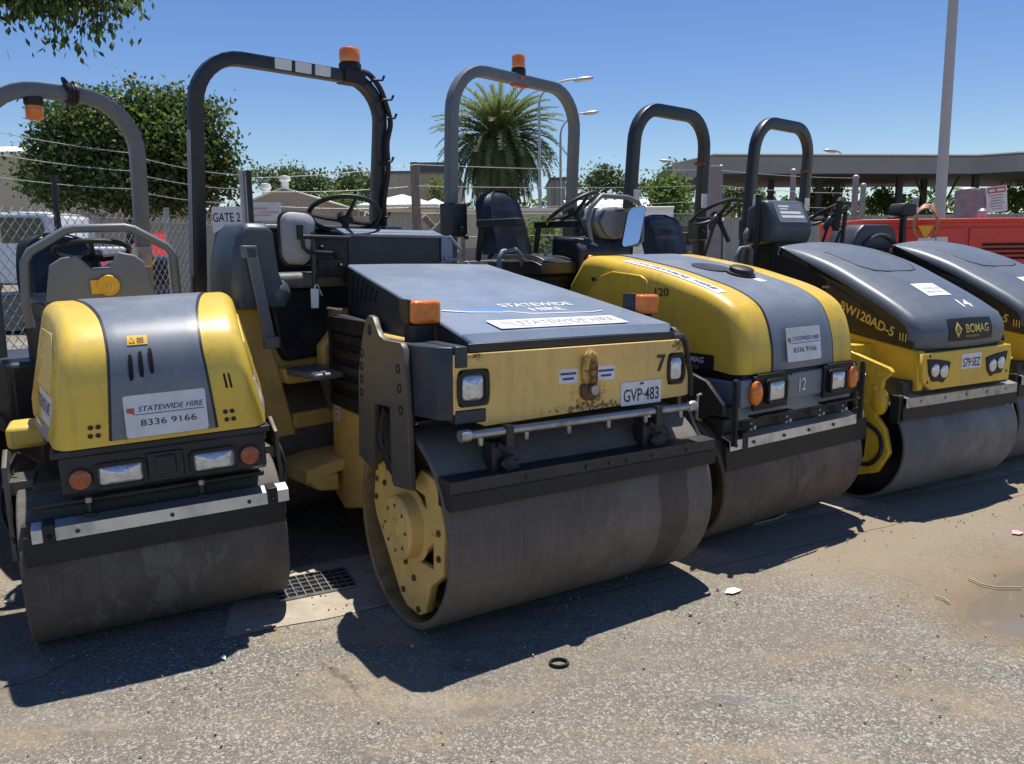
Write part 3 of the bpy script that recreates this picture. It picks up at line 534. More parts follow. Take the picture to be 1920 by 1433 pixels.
# ---------------------------------------------------------------- big angular roller, faded yellow front plate
def big_roller(label, x, y, z, yaw, tilt, rear):
    root = empty('road_roller', mat4=root_mat(x, y, z, yaw, tilt)); bpy.context.view_layer.update()
    tag(root, label, 'road roller', 'road rollers parked side by side'); B = to_rear(root, *rear)
    R, W = .446, 1.449
    d = make_drum(root, R, W, 'drum_tan', 'rimtan', rec=.17, rim=.028, n=96, rimmat='rimtan')
    # wet band on the drum skin near the right end is part of the skin: thin damp film with its own ragged outline
    # bonnet: sloping top that narrows to the rear
    def hw(yy): return .578 - .116 * (yy + .30) / 1.527
    P = [(-.305, 1.232), (-.305, 1.262), (-.27, 1.298), (.1, 1.368), (.5, 1.442), (.9, 1.511), (1.215, 1.568), (1.227, 1.55), (1.227, 1.24)]
    mb = MB(); rows = []
    for yy, zz in P:
        w = hw(yy); e = .012
        rows.append([(-w, yy, zz - e), (-w + .004, yy, zz - .004), (-w + e, yy, zz), (-w / 3, yy, zz + .004), (w / 3, yy, zz + .004), (w - e, yy, zz), (w - .004, yy, zz - .004), (w, yy, zz - e)])
    # clipped front corners
    for k in (0, 1): rows[k] = [(px * (1 - .07 * (abs(px) > .5)), py, pz) for px, py, pz in rows[k]]
    mb.grid(rows)
    for s in (0, -1): mb.add([(r[s][0] * 1.002, r[s][1], r[s][2] - .001) for r in rows] + [(rows[0][s][0], .3, 1.232)], [tuple(range(len(rows) + 1))], 1)
    mb.add([rows[0][0], rows[0][-1], rows[-1][-1], rows[-1][0]], [(0, 1, 2, 3)])
    hood = mb.build('hood', ['bluegrey', 'navy'], root, smooth=30)
    def top(u, v): # u across, v along slope from the front edge
        yy = -.27 + v; zz = 1.298 + v * .1815 + .0075; return Vector((u, yy, zz))
    mb = MB(); mb.box(-.565, .565, -.312, -.296, 1.225, 1.262); mb.build('hood_lip', 'dark', hood, bevel=.004)
    # slanted cooling slots high on the side, long louvres lower down
    mb = MB()
    for k in range(6):
        yy = 1.10 - .075 * k; zt = 1.545 - .016 * k; xx = -hw(yy) - .002
        mb.prism([(yy - .022, zt - .03), (yy + .0, zt - .02), (yy + .05, zt - .17 + .02 * k), (yy + .03, zt - .185 + .02 * k)], 'x', xx - .003, xx + .02)
    mb.build('cooling_slots', 'hole', hood, smooth=0)
    for s in (-1, 1):
        mb = MB(); xi = s * .50
        mb.prism([(1.16, 1.30), (1.19, 1.27), (1.19, .82), (.95, .80), (.66, .77), (.62, .82), (.60, 1.24), (.66, 1.28)], 'x', s * .52, s * .575)
        for k in range(4):
            z0 = 1.175 - .082 * k
            mb.box(s * .57, s * .595, .64, 1.17, z0 - .018, z0 + .026, 0)
        mb.box(s * .57, s * .597, .62, 1.18, 1.215, 1.29); mb.box(s * .57, s * .597, .62, 1.18, .80, .872); mb.box(s * .57, s * .597, 1.165, 1.19, .82, 1.28)
        mb.box(s * .57, s * .597, .60, .65, .80, 1.28)
        sp = mb.build('louvre_panel', 'dark', root, bevel=.004)
        mb = MB()
        for k in range(5):
            z0 = 1.134 - .082 * k; xx = s * .576; mb.box(xx - .004, xx + .004, .66 + .03 * (k == 4), 1.16 - .18 * (k == 4), z0 - .012, z0 + .022)
        mb.build('louvre_openings', 'hole', sp, smooth=0)
        mb = MB(); mb.tube([(s * .60, 1.13, 1.335), (s * .625, 1.11, 1.335), (s * .625, .97, 1.335), (s * .60, .95, 1.335)], .008, 6); mb.build('handle', 'steel', sp)
        # body side below the louvres
        mb = MB(); mb.prism([(1.20, .80), (1.20, .28), (1.05, .22), (.62, .34), (.50, .52), (.44, .70), (.40, 1.20), (.60, 1.20), (.61, .80)], 'x', s * .50, s * .585); mb.box(s * .50, s * .58, -.1, .62, 1.19, 1.24); mb.build('side_fender', 'tan', root, bevel=.015)
    sign(root, (-.588, 1.10, .78), (0, -1, 0), (0, 0, 1), .07, .13, mat='white'); strips(root, (-.589, 1.10, .78), (0, -1, 0), (0, 0, 1), [(0, .045, .06, .02), (0, 0, .05, .008), (0, -.03, .05, .008), (0, -.05, .04, .006)], 'red', 'warning_print')
    # core between the drums
    mb = MB(); mb.box(-.50, .50, .50, 1.22, .55, 1.24); mb.box(-.52, .52, -.22, .50, .93, 1.225); mb.build('front_frame', 'darksteel', root, bevel=.01)
    # front plate with lamp cut-outs
    out = [(-.645, 1.222), (.578, 1.222), (.640, 1.12), (.660, .965), (.610, .955), (-.50, .928), (-.645, .99)]
    holes = [[(-.555 + a + .0, 1.088 + b) for a, b in [(-.02, -.085), (.10, -.085), (.165, -.03), (.12, .085), (-.02, .085)]], [(.555 + a, 1.088 + b) for a, b in rrect(.11, .155, .02)]]
    fp = plate_mesh('front_plate', out, [[(-.555 + a, 1.088 + b) for a, b in rrect(.15, .155, .02)], holes[1]], .012, ((0, -.33, 0), (1, 0, 0), (0, 0, 1)), 'plate_tan', root)
    for x0, x1 in ((-.64, -.45), (.49, .63)): mb = MB(); mb.box(x0, x1, -.322, -.20, .99, 1.18); mb.build('lamp_recess', 'black', root)
    headlight(root, (-.56, -.318, 1.088), .108, .108, .022, .03, rimw=.020); headlight(root, (.552, -.318, 1.088), .080, .112, .022, .03, rimw=.016)
    mb = MB(); mb.tube([(.575, -.34, 1.235), (.600, -.345, 1.215), (.645, -.345, 1.05), (.648, -.345, .95)], .013, 6); mb.build('edge_seal', 'black', root)
    mb = MB(); mb.tube([(.0, -.342, 1.07), (-.004, -.352, 1.12), (.0, -.36, 1.175), (.016, -.362, 1.20), (.034, -.362, 1.185), (.042, -.358, 1.13), (.05, -.352, 1.05)], [.012, .016, .018, .018, .018, .018, .016], 8); hk = mb.build('tow_hook', M.setdefault('hookpaint', pmat('rusting_yellow_hook', (.62, .40, .12), .7, var=.2, dirt=[((.13, .055, .03), .95, 18, .46, .58)])), root, smooth=60); mb = MB(); mb.prism([(-.02, 1.06), (.07, 1.05), (.078, 1.01), (.05, .985), (.0, .985), (-.022, 1.02)], 'y', -.362, -.337); mb.build('hook_plate', 'rust', hk, bevel=.008)
    mb = MB(); mb.lathe([(.022, 0), (.022, .016), (0, .018)], (.03, -.37, 1.035), (0, -1, 0), 10); mb.build('hook_pin', 'steel', hk)
    pl = sign(root, (.335, -.338, .992), (1, 0, .0), (0, 0, 1), .245, .108, [('GVP·483', 0, -.036, .058, .215, 'ink', .010, 0)], name='number_plate', th=.006)
    strips(pl, (.335, -.338, .992), (1, 0, 0), (0, 0, 1), [(0, .043, .024, .010)], 'blue', 'plate_print', off=.006)
    for sx in (-.085, .125):
        st = sign(root, (sx, -.337, 1.10), (1, 0, -.02), (0, 0, 1), .10, .062); strips(st, (sx, -.337, 1.10), (1, 0, 0), (0, 0, 1), [(0, .010, .085, .010), (0, -.012, .06, .010)], 'blue')
    txt('fleet_number', '7', root, (.452, -.343, 1.085), (1, 0, 0), (0, 0, 1), .075, 'ink', None, .02)
    # bonnet graphics
    sg = sign(root, top(-.02, .085), (1, 0, .0), (0, .984, .179), .70, .135, [('STATEWIDE HIRE', .045, -.022, .062, .54, 'greyletter', .012, .12)])
    c0 = top(-.02, .085); mb = MB(); uy = Vector((0, .984, .179)); ux = Vector((1, 0, 0)); nz = ux.cross(uy)
    mb.add([c0 + ux * a + uy * b + nz * .0045 for a, b in [(-.30, .035), (-.24, .035), (-.24, -.03), (-.26, -.012), (-.30, -.005)]], [(0, 1, 2, 3, 4)]); mb.build('emblem', 'pinkred', sg, clean=False)
    strips(sg, c0, ux, uy, [(.03, -.042, .56, .006)], 'greyletter', 'underline')
    txt('hood_lettering', 'STATEWIDE', root, top(.075, .385), (1, 0, 0), uy, .062, 'green', .42, .014)
    txt('hood_lettering', 'HIRE', root, top(.075, .295), (1, 0, 0), uy, .058, 'green', .19, .014)
    mb = MB(); mb.tube([top(-.47, .36), top(-.36, .315), top(-.20, .29), top(-.16, .30), top(-.06, .245), top(.28, .235), top(.36, .255)], .004, 4); mb.build('map_line', 'green', root)
    mb = MB(); mb.add([top(a, b) + Vector((0, 0, .0012)) for a, b in [(-.45, .37), (-.15, .37), (-.15, .31), (-.20, .297), (-.36, .325)]], [(0, 1, 2, 3, 4)]); mb.build('map_patch', pmat('blue_map_print', (.10, .22, .55), .5), root, clean=False)
    # left shoulder box, lifting plate, square amber lamps on posts
    mb = MB(); mb.prism([(-.735, -.17), (-.70, -.30), (-.655, -.335), (-.642, -.335), (-.642, 0), (-.735, 0)], 'z', .962, 1.255); mb.prism([(-.642, -.345), (-.585, -.345), (-.585, 0), (-.642, 0)], 'z', 1.172, 1.258); mb.prism([(-.642, -.345), (-.50, -.345), (-.50, -.2), (-.642, -.2)], 'z', .945, 1.002); mb.build('corner_box', 'navy', root, bevel=.012)
    mb = MB(); mb.prism([(.60, 1.235), (.76, 1.235), (.77, 1.0), (.66, .96), (.655, 1.05)], 'y', -.20, .02); mb.build('corner_box', 'navy', root, bevel=.014)
    for s in (-1, 1):
        xx = s * .755
        O_ = [(.235, 1.335), (.208, 1.352), (.165, 1.345), (.135, 1.305), (.10, 1.27), (.05, 1.257), (-.11, 1.258), (-.138, 1.235), (-.15, 1.1), (-.185, .66), (-.02, .64), (.0, .66), (.005, .98), (.17, .97), (.20, .66), (.36, .70), (.34, 1.08), (.285, 1.25), (.26, 1.30)]
        lp = plate_mesh('lifting_plate', O_, [circ(.205, 1.290, .026)], .022, ((xx, 0, 0), (0, 1, 0), (0, 0, 1)), 'plate', root, .002)
        for yy, zz in [(.295, 1.18), (.30, 1.12), (.305, 1.06), (.31, 1.0), (-.085, 1.15), (-.095, 1.07), (-.105, .98)]:
            mb = MB(); mb.lathe([(.020, 0), (.020, .004), (.013, .004), (.013, .001)], (xx + s * .011, yy, zz), (s, 0, 0), 14); mb.lathe([(.0125, 0), (.0125, .0015), (0, .0015)], (xx + s * .011, yy, zz), (s, 0, 0), 12)
            mb.build('bolt_ring', 'hole', lp, smooth=40)
        mb = MB(); mb.box(xx - .10, xx - .02, -.02, .30, .70, 1.22) if s > 0 else mb.box(xx + .02, xx + .10, -.02, .30, .74, 1.22); mb.build('suspension_block', 'darksteel', root, bevel=.01)
        # drum yoke plate with triangular openings, hub
        xy = s * .672
        O2 = [(.345, .63), (.375, .47), (.35, .40), (.09, .095), (.03, .065), (-.09, .065), (-.15, .10), (-.20, .235), (-.315, .32), (-.325, .52), (-.25, .70), (-.13, .72), (-.08, .665), (.12, .64), (.16, .73)]
        yk = plate_mesh('drum_yoke', O2, [[(-.235, .44), (-.235, .315), (-.07, .30), (-.13, .36)], [(.07, .60), (-.05, .63), (-.16, .62), (-.18, .56), (-.06, .59)]], .03, ((xy, 0, 0), (0, 1, 0), (0, 0, 1)), 'tan', root, .004)
        mb = MB(); mb.lathe([(.165, 0), (.142, .012), (.140, .07), (.130, .08), (.04, .082), (.035, .09), (0, .09)], (xy + s * .012, -.02, .452), (s, 0, 0), 30); mb.build('hub', 'tan', yk, smooth=40)
        for a, b in [(.33, .58), (.34, .49), (.24, .58), (.20, .66), (-.285, .49), (-.285, .38), (.03, .27), (-.05, .22), (.06, .13), (-.09, .09), (.25, .37)]: mb = MB(); bolts(mb, [(xy + s * .015, a, b)], (s, 0, 0), .014, .014); mb.build('bolt', 'rust', yk)
        for a in [2 * pi * k / 8 for k in range(8)]: mb = MB(); bolts(mb, [(xy + s * .093, -.02 + .1 * cos(a), .452 + .1 * sin(a))], (s, 0, 0), .008, .004); mb.build('bolt', 'rust', yk)
        mb = MB(); hose(mb, [(s * .742, .05, .95), (s * .72, .12, .85), (s * .715, .08, .76), (s * .69, .0, .64)], .028); hose(mb, [(s * .73, .12, .95), (s * .74, .17, .80), (s * .70, .09, .64)], .02); mb.build('hydraulic_hose', 'black', root)
        px = s * .625
        mb = MB(); mb.box(px - .045, px + .05, -.04, .06, 1.235, 1.325); ib = mb.build('indicator_post', 'dark', root, bevel=.006)
        mb = MB(); mb.box(px - .055, px + .075, -.062, .05, 1.327, 1.425); mb.build('lens', 'amber', ib, bevel=.016, seg=3); mb = MB(); mb.box(px - .062, px - .045, -.02, .07, 1.322, 1.43); mb.build('lens_frame', 'dark', ib, bevel=.005)
    mb = MB(); strips(root, (-.688, -.07, .185), (0, -1, 0), (0, .3, 1), [(0, 0, .10, .035), (-.01, .02, .05, .02)], 'blue', 'worn_sticker', off=-.0)
    # water spray bar, scraper
    mb = MB(); mb.tube([(-.62, -.38, .907), (.62, -.38, .907)], .017, 10)
    for s in (-1, 1): mb.lathe([(0, 0), (.024, 0), (.026, .012), (.026, .04), (.020, .05), (0, .05)], (s * .645, -.38, .907), (-s, 0, 0), 12)
    for k in range(6): mb.lathe([(.012, 0), (.012, -.03), (.006, -.035)], (-.55 + .22 * k, -.38, .892), 'z', 8)
    mb.build('spray_bar', 'steel', root, smooth=50)
    for xx in (-.42, .40):
        mb = MB(); mb.box(xx - .018, xx + .018, -.40, -.36, .84, .93); mb.box(xx - .07, xx + .03, -.37, -.30, .74, .86); mb.box(xx - .02, xx + .05, -.39, -.30, .70, .78); hose(mb, [(xx - .05, -.38, .85), (xx + .02, -.40, .81), (xx - .03, -.39, .77), (xx + .03, -.38, .73)], .014); mb.build('spring_bracket', 'darksteel', root, bevel=.006)
    mb = MB(); mb.prism([(-.425, .682), (-.435, .682), (-.435, .742), (-.345, .747), (-.345, .741), (-.427, .734)], 'x', -.72, .735); mb.box(-.722, -.715, -.44, -.34, .63, .745)
    bolts(mb, [(xx, -.435, .712) for xx in (-.36, -.05, .08, .18, .33, .55)], (0, -1, 0), .010, .006); mb.build('scraper_bar', 'darksteel', root)
    mb = MB(); P = [(-.432, .625), (-.442, .625), (-.441, .69), (-.427, .69)]; mb.prism(P, 'x', -.72, .735); mb.build('scraper_blade', 'black', root)
    # console and wheel
    mb = MB(); mb.prism([(1.30, 1.46), (1.30, 1.735), (1.33, 1.755), (1.55, 1.77), (1.62, 1.72), (1.62, 1.46)], 'x', -.43, .165); mb.build('console', 'dark', root, bevel=.01)
    mb = MB(); mb.prism([(1.285, 1.725), (1.285, 1.742), (1.42, 1.775), (1.43, 1.758)], 'x', -.445, .185); mb.build('console_cover', 'grey', root, bevel=.004)
    mb = MB(); mb.box(.185, .265, 1.32, 1.50, 1.58, 1.74); mb.tube([(.20, 1.30, 1.60), (.30, 1.30, 1.60), (.31, 1.30, 1.66), (.24, 1.32, 1.74)], .010, 6); mb.build('gauge_box', 'bluegrey', root, bevel=.02)
    wheel(root, (-.62 + .26, 1.50, 1.86), .205, (.12, .42, .90))
    mb = MB(); mb.box(-.64, -.45, 1.24, 1.42, 1.56, 1.72); mb.box(-.63, -.47, 1.22, 1.25, 1.50, 1.60); bolts(mb, [(-.60, 1.24, 1.66), (-.52, 1.24, 1.62), (-.58, 1.22, 1.53), (-.50, 1.22, 1.56)], (0, -1, 0), .016, .012); mb.build('control_box', 'black', root, bevel=.012)
    # mirror on its bracket
    mb = MB(); rot = Matrix.Rotation(radians(4), 3, 'Y'); hp = []
    for s_, dy in ((1.0, 0), (1.0, .012), (.93, .030), (.6, .042), (.02, .046)): hp.append([Vector((-.752, 1.20, 1.705)) + rot @ Vector((a * s_, -dy, b * s_ )) for a, b in [(aa * (1 + .12 * bb / .13), bb) for aa, bb in rrect(.175, .275, .06, 5)]])
    mb.grid(hp, 0, True); mir = mb.build('mirror', 'greyletter', root, smooth=60)
    mb = MB(); mb.tube([Vector((-.752, 1.20, 1.705)) + rot @ Vector((a * (1 + .12 * b / .13), .002, b)) for a, b in rrect(.18, .28, .06, 5)], .010, 6, True); mb.add([Vector((-.752, 1.206, 1.705)) + rot @ Vector((a, 0, b)) for a, b in rrect(.16, .26, .05, 5)], [tuple(range(24))], 0); mb.build('mirror_rim', 'black', mir)
    mb = MB(); mb.tube([(-.74, 1.14, 1.715), (-.70, 1.14, 1.715), (-.44, 1.22, 1.715)], .011, 8); mb.tube([(-.74, 1.14, 1.715), (-.735, 1.14, 1.66), (-.71, 1.14, 1.635), (-.55, 1.22, 1.63)], .011, 8); mb.box(-.765, -.735, 1.135, 1.16, 1.70, 1.775); mb.build('mirror_bracket', 'black', root, smooth=50)
    mb = MB(); mb.tube([(-.675, 1.17, 1.74), (-.670, 1.17, 1.42)], .014, 8); mb.build('grab_post', 'rops', root)
    mb = MB(); mb.prism([(-.70, 1.44), (-.665, 1.44), (-.655, 1.43), (-.66, 1.335), (-.70, 1.335)], 'y', 1.15, 1.153); hose(mb, [(-.68, 1.15, 1.44), (-.66, 1.16, 1.46), (-.62, 1.2, 1.40)], .004, n=5); mb.build('key_tag', 'white', root, smooth=0)
    # ---- articulated rear half
    make_drum(root, R, 1.40, 'drum_tan', 'tan', xf=B @ Matrix.Translation((-.29, .98, .04)), rec=.10, n=48)
    mb = MB(); mb.prism([(-1.05, 1.345), (-.80, 1.345), (-.615, .56), (-.575, .36), (-.70, .40), (-.90, .42), (-1.05, .55)], 'y', .55, .62); mb.box(-.98, .40, .62, 1.75, .95, 1.34); mb.box(-.98, .40, 1.35, 1.75, .50, .95)
    mb.prism([(-.72, .99), (.25, .99), (.25, .90), (-.70, .90)], 'y', .50, .62); mb.prism([(-.48, 1.10), (-.36, 1.22), (-.36, .98), (-.48, .98)], 'y', .48, .56); mb.build('rear_body', 'tan', root, bevel=.02, xf=B)
    mb = MB(); mb.prism([(-.77, .475), (-.60, .50), (.2, .50), (.2, .44), (-.57, .435), (-.78, .40)], 'y', .20, .62); mb.prism([(-.78, .43), (-.58, .43), (-.58, .33), (-.70, .35)], 'y', .20, .50); mb.box(-.64, .2, .56, .64, .44, .72); mb.build('step_well', 'tan', root, bevel=.012, xf=B)
    mb = MB(); mb.box(-.70, -.30, .18, .55, .955, .99); mb.prism([(-.52, .96), (-.30, .96), (-.30, .70), (-.45, .72)], 'y', .20, .50); mb.box(-.40, .2, .0, .5, .45, .70); mb.build('foot_plate', 'ropsgrey', root, bevel=.012, xf=B)
    mb = MB(); rows = []
    for k, yy in enumerate((.42, .45, .55, .68, .78)):
        e = .03 if k in (0, 4) else 0
        rows.append([(-1.005 + e, yy, 1.345), (-1.01 + e, yy, 1.40), (-1.0 + e, yy, 1.58), (-.965 + e, yy, 1.71), (-.93, yy, 1.765 - e), (-.90, yy, 1.782 - e), (-.80, yy, 1.78 - e), (-.775, yy, 1.74), (-.755, yy, 1.53), (-.73, yy, 1.46), (-.72, yy, 1.345)])
    mb.grid(rows); mb.add(rows[0], [tuple(range(11))]); mb.add(rows[-1], [tuple(range(11))]); mb.ell((-.74, .50, 1.41), (.075, .10, .085)); mb.build('seat_shell', 'slate', root, bevel=.01, xf=B)
    mb = MB(); mb.prism([(-.945, 1.655), (-.885, 1.655), (-.80, 1.14), (-.865, 1.14)], 'y', .40, .416); mb.box(-.96, -.88, .40, .47, 1.60, 1.665); mb.box(-.868, -.79, .385, .43, 1.125, 1.185); mb.build('arm_bar', 'ropsgrey', root, bevel=.005, xf=B)
    mb = MB(); mb.box(-.76, .40, .90, 1.02, 1.44, 1.775); mb.box(-.77, .40, .86, 1.03, 1.755, 1.795, 1); mb.build('backrest', ['black', 'vinyl'], root, bevel=.03, xf=B, seg=3)
    for x0, x1 in ((-.72, -.24), (-.22, .24)):
        mb = MB(); mb.box(x0, x1, .50, .90, 1.43, 1.515); mb.build('seat', pmat('sunlit_dusty_vinyl', (.17, .165, .155), .6, var=.3, scale=14, bump=.2) if x0 < -.5 else 'vinyl', root, bevel=.035, seg=3, xf=B)  # left cushion: dust plus the sun on it, put into a paler vinyl
    mb = MB(); mb.prism([(-.75, 1.43), (-.36, 1.43), (-.38, 1.18), (-.44, 1.03), (-.66, 1.02), (-.70, 1.10)], 'y', .565, .75); mb.box(-.70, .3, .58, .9, 1.3, 1.44); mb.build('seat_base', 'dark', root, bevel=.02, xf=B)
    A = arch(-.315, .605, 2.70, .26, 1.0, 1.12, .13)
    mb = MB(); mb.tube(A, .038, prof=RSQ, up=(0, 1, 0)); mb.build('roll_bar', 'rops', root, smooth=50, xf=B)
    for k in range(3): sign(root, (-.42 + .13 * k, .90 - .044, 2.70), (1, 0, 0), (0, -.13, 1), .105, .058, xf=B)
    sign(root, (-.315 - .605 - .0385, 1.003, 1.9), (0, -1, -.13), (0, -.13, 1), .05, .8, mat='greyletter', xf=B)
    beacon(root, (.06, .897, 2.74), .068, .085, 1, xf=B)
    mb = MB(); mb.box(-.01, .14, .84, .955, 2.658, 2.745); mb.build('beacon_mount', 'black', root, bevel=.008, xf=B)
    mb = MB(); R_ = random.Random(3); cab = [(q[0] + .05, q[1] - .03, q[2]) for q in A[-11:]]
    hose(mb, [(.10, .86, 2.735), (.17, .855, 2.725), (.25, .86, 2.655), (.30, .868, 2.56), (.335, .875, 2.45), (.31, .885, 2.32), (.328, .91, 2.15), (.305, .935, 1.95), (.322, .965, 1.75), (.30, 1.0, 1.5), (.31, 1.03, 1.3)], .017)
    for q in ((.22, .86, 2.69), (.29, .865, 2.58), (.315, .872, 2.47), (.30, .90, 2.2), (.295, .955, 1.85)):
        mb.tube([(q[0] - .05, q[1] - .005, q[2] - .015), (q[0] - .035, q[1] - .035, q[2]), (q[0] + .02, q[1] - .04, q[2] + .005), (q[0] + .045, q[1] - .01, q[2] + .012), (q[0] + .055, q[1] - .02, q[2] + .04)], .008, 5)
    mb.build('cable', 'black', root, xf=B)
    return root

# ---------------------------------------------------------------- rounded yellow bonnet with broad grey stripe
def stripe_roller(label, x, y, z, yaw, tilt, rear):
    root = empty('road_roller', mat4=root_mat(x, y, z, yaw, tilt)); bpy.context.view_layer.update()
    tag(root, label, 'road roller', 'road rollers parked side by side'); B = to_rear(root, *rear)
    R, W = .366, 1.234
    make_drum(root, R, W, 'drum_brown', 'darksteel', n=80)
    H = Hood([(-.362, .965), (-.358, 1.05), (-.345, 1.13), (-.31, 1.235), (-.245, 1.32), (-.105, 1.39), (.10, 1.447), (.31, 1.497), (.58, 1.543), (.85, 1.580), (.96, 1.578)], [(1.0, 1.555), (1.12, 1.40), (1.14, 1.0), (.5, .965)], .505, .075, .05, 0.0)
    hood = H.body('hood', 'yellow', root); H.band('hood_stripe', ['grey', 'dark'], root, -.262, .262, .005, 0, k=10)
    hire_sign(root, (-.018, -.372, 1.098), (1, 0, 0), (0, .13, 1), .295, .185)
    # lettering along the left shoulder, oil cap dish, filler cap, small white label
    L0 = H.acc[-1]
    mb = MB(); mb.grid([[H.pt(-.455 + .075 * a / 4, .52 + .78 * b / 14, .003) for b in range(15)] for a in range(5)]); ls = mb.build('sign_panel', 'white', root, smooth=60)
    txt('lettering', 'STATEWIDE HIRE', ls, (0, 0, 0), (1, 0, 0), (0, 1, 0), .035, 'blue', .70, .02, .2, wrap=lambda a, b: H.pt(-.438 + b, .91 - a, .0045))
    mb = MB(); c = H.pt(.0, .98, .0); mb.lathe([(.12, .010), (.108, .012), (.09, .002 + .006), (0, .0065)], c, H.pt(0, .98, 1) - c, 30); mb.build('cap_dish', 'dark', hood, smooth=60)
    mb = MB(); c = H.pt(.065, .80, .004); nrm = H.pt(.065, .80, 1) - H.pt(.065, .80, 0)
    mb.lathe([(.085, 0), (.088, .014), (.072, .016), (.072, .040), (.064, .046), (0, .046)], c, nrm, 22); mb.build('filler_cap', 'black', root, smooth=40)
    mb = MB(); mb.grid([[H.pt(a, b, .007) for b in (.64, .70)] for a in (.05, .12)]); mb.build('label', 'white', hood, clean=False)
    for s in (-1, 1):
        xx = s * .487
        plate_mesh('access_door', [(.36, 1.385), (.37, 1.44), (.42, 1.465), (.66, 1.485), (.76, 1.46), (1.02, 1.25), (1.0, 1.20), (.6, 1.20), (.40, 1.30)], [], .012, ((xx, 0, 0), (0, 1, 0), (0, 0, 1)), 'yellow', root, .004)
        mb = MB(); mb.lathe([(.014, 0), (.014, .006), (0, .007)], (xx + s * .006, .84, 1.44), (s, 0, 0), 12); mb.build('door_lock', 'black', root)
        txt('model_number', '120', root, (s * .4955, .245, 1.355), (0, s, 0), (0, 0, 1), .045, 'darksteel', .11, .01)
        bd = sign(root, (s * .5065, -.02, 1.005), (0, s, 0), (0, 0, 1), .30, .095, [('BOMAG', .0, .0, .032, .16, 'white', .02, .2), ('BW120', .0, -.036, .02, .09, 'greyletter', .0, 0)], mat='black', name='badge')
    mb = MB(); mb.box(-.49, .49, -.355, .9, .925, .962); mb.build('hood_seat', 'black', root, bevel=.006)
    # lamp panel
    mb = MB(); mb.prism([(-.52, .795), (-.52, .94), (.50, .945), (.51, .80)], 'y', -.372, -.33); mb.box(-.50, .50, -.34, .60, .72, .925); mb.build('lamp_panel', 'grey', root, bevel=.01)
    for s in (-1, 1):
        mb = MB(); mb.box(s * .30 - .14, s * .30 + .14, -.388, -.37, .775, .955); mb.tube([(s * .30 - .13, -.40, .962), (s * .30 + .13, -.40, .962), (s * .30 + .15, -.40, .94)], .007, 5); mb.build('lamp_frame', 'black', root, bevel=.02)
        headlight(root, (s * .272, -.384, .868), .135, .105, .014, .03)
        mb = MB(); mb.ell((s * .425, -.388, .868), (.044, .032, .066), 18, 12); mb.build('indicator', 'amber', root, smooth=80)
        mb = MB(); mb.box(s * .30 - .16, s * .30 + .16, -.43, -.37, .742, .752); mb.build('lamp_shelf', 'black', root)
    txt('fleet_number', '12', root, (-.02, -.374, .838), (1, 0, 0), (0, 0, 1), .07, 'green', .06, .01)
    # side brackets over the drum
    for s in (-1, 1):
        xx = s * .605
        mb = MB(); mb.prism([(.35, .985), (-.02, .985), (-.13, .955), (-.22, .93), (-.335, .82), (-.345, .76), (-.25, .755), (-.15, .70), (-.06, .60), (-.06, .42), (.04, .40), (.08, .70), (.35, .80)], 'x', xx - .014, xx + .014)
        bolts(mb, [(xx + s * .014, -.03, .90), (xx + s * .014, .08, .86), (xx + s * .014, 0, .50)], (s, 0, 0), .016, .01); mb.build('side_plate', 'darksteel', root, bevel=.006)
        mb = MB(); mb.box(min(s * .49, s * .61), max(s * .49, s * .61), -.33, .5, .76, .80); mb.build('plate_bracket', 'black', root, bevel=.004)
        mb = MB(); mb.tube([(s * .56, -.365, .95), (s * .565, -.375, .93), (s * .56, -.375, .60)], .012, 6); mb.box(s * .54, s * .58, -.372, -.362, .60, .95); mb.build('bumper_post', 'black', root, bevel=.004)
        mb = MB(); mb.tube([(s * .63, -.20, .86), (s * .67, -.21, .86), (s * .675, -.21, .74), (s * .63, -.20, .72)], .009, 6); hose(mb, [(s * .63, -.1, .80), (s * .66, -.18, .70), (s * .64, -.22, .6), (s * .62, -.15, .5)], .010); mb.build('hydraulic_hose', 'steel', root)
    # scraper
    for x0, x1 in ((-.585, -.49), (-.445, .535)):
        mb = MB(); mb.prism([(-.358, .575), (-.364, .575), (-.364, .628), (-.305, .648), (-.305, .642), (-.358, .624)], 'x', x0, x1)
        b_ = mb.build('scraper_bar', 'alu', root)
        for q in [.045] + ([.30, .52, .75] if x1 > 0 else []): mb = MB(); bolts(mb, [(x0 + q, -.364, .60)], (0, -1, 0), .010, .006); mb.build('bolt', 'darksteel', b_)
    mb = MB(); mb.prism([(-.34, .465), (-.356, .465), (-.352, .60), (-.34, .60)], 'x', -.60, .66); mb.box(-.49, -.445, -.365, -.30, .56, .66); mb.build('scraper_blade', 'black', root)
    mb = MB(); mb.box(-.56, .56, -.29, .35, .60, .73); mb.build('front_frame', 'darksteel', root, bevel=.01)
    for xx in (-.40, -.10, .2, .42): mb = MB(); mb.lathe([(.012, 0), (.012, .03), (.005, .035), (0, .035)], (xx, -.34, .68), (0, -1, 0), 8); mb.box(xx - .008, xx + .008, -.345, -.28, .66, .70); mb.build('spray_nozzle', 'steel', root)
    mb = MB(); mb.ell((.60, -.33, .62), (.035, .04, .04)); mb.build('hose_coupling', 'steel', root)
    # column, dashboard, rails, wheel
    mb = MB(); mb.prism([(1.13, 1.0), (1.13, 1.62), (1.20, 1.70), (1.45, 1.72), (1.50, 1.0)], 'x', -.36, .10); mb.build('steering_column', 'dark', root, bevel=.02)
    mb = MB(); P = [(-.07, .03), (.0, .0), (.10, .02), (.16, .10), (.17, .19), (.05, .21), (-.08, .20), (-.13, .12)]
    mb.prism([(a - .03, 1.69 + b) for a, b in P], 'y', 1.16, 1.19); mb.build('dashboard', 'plastic', root, bevel=.01)
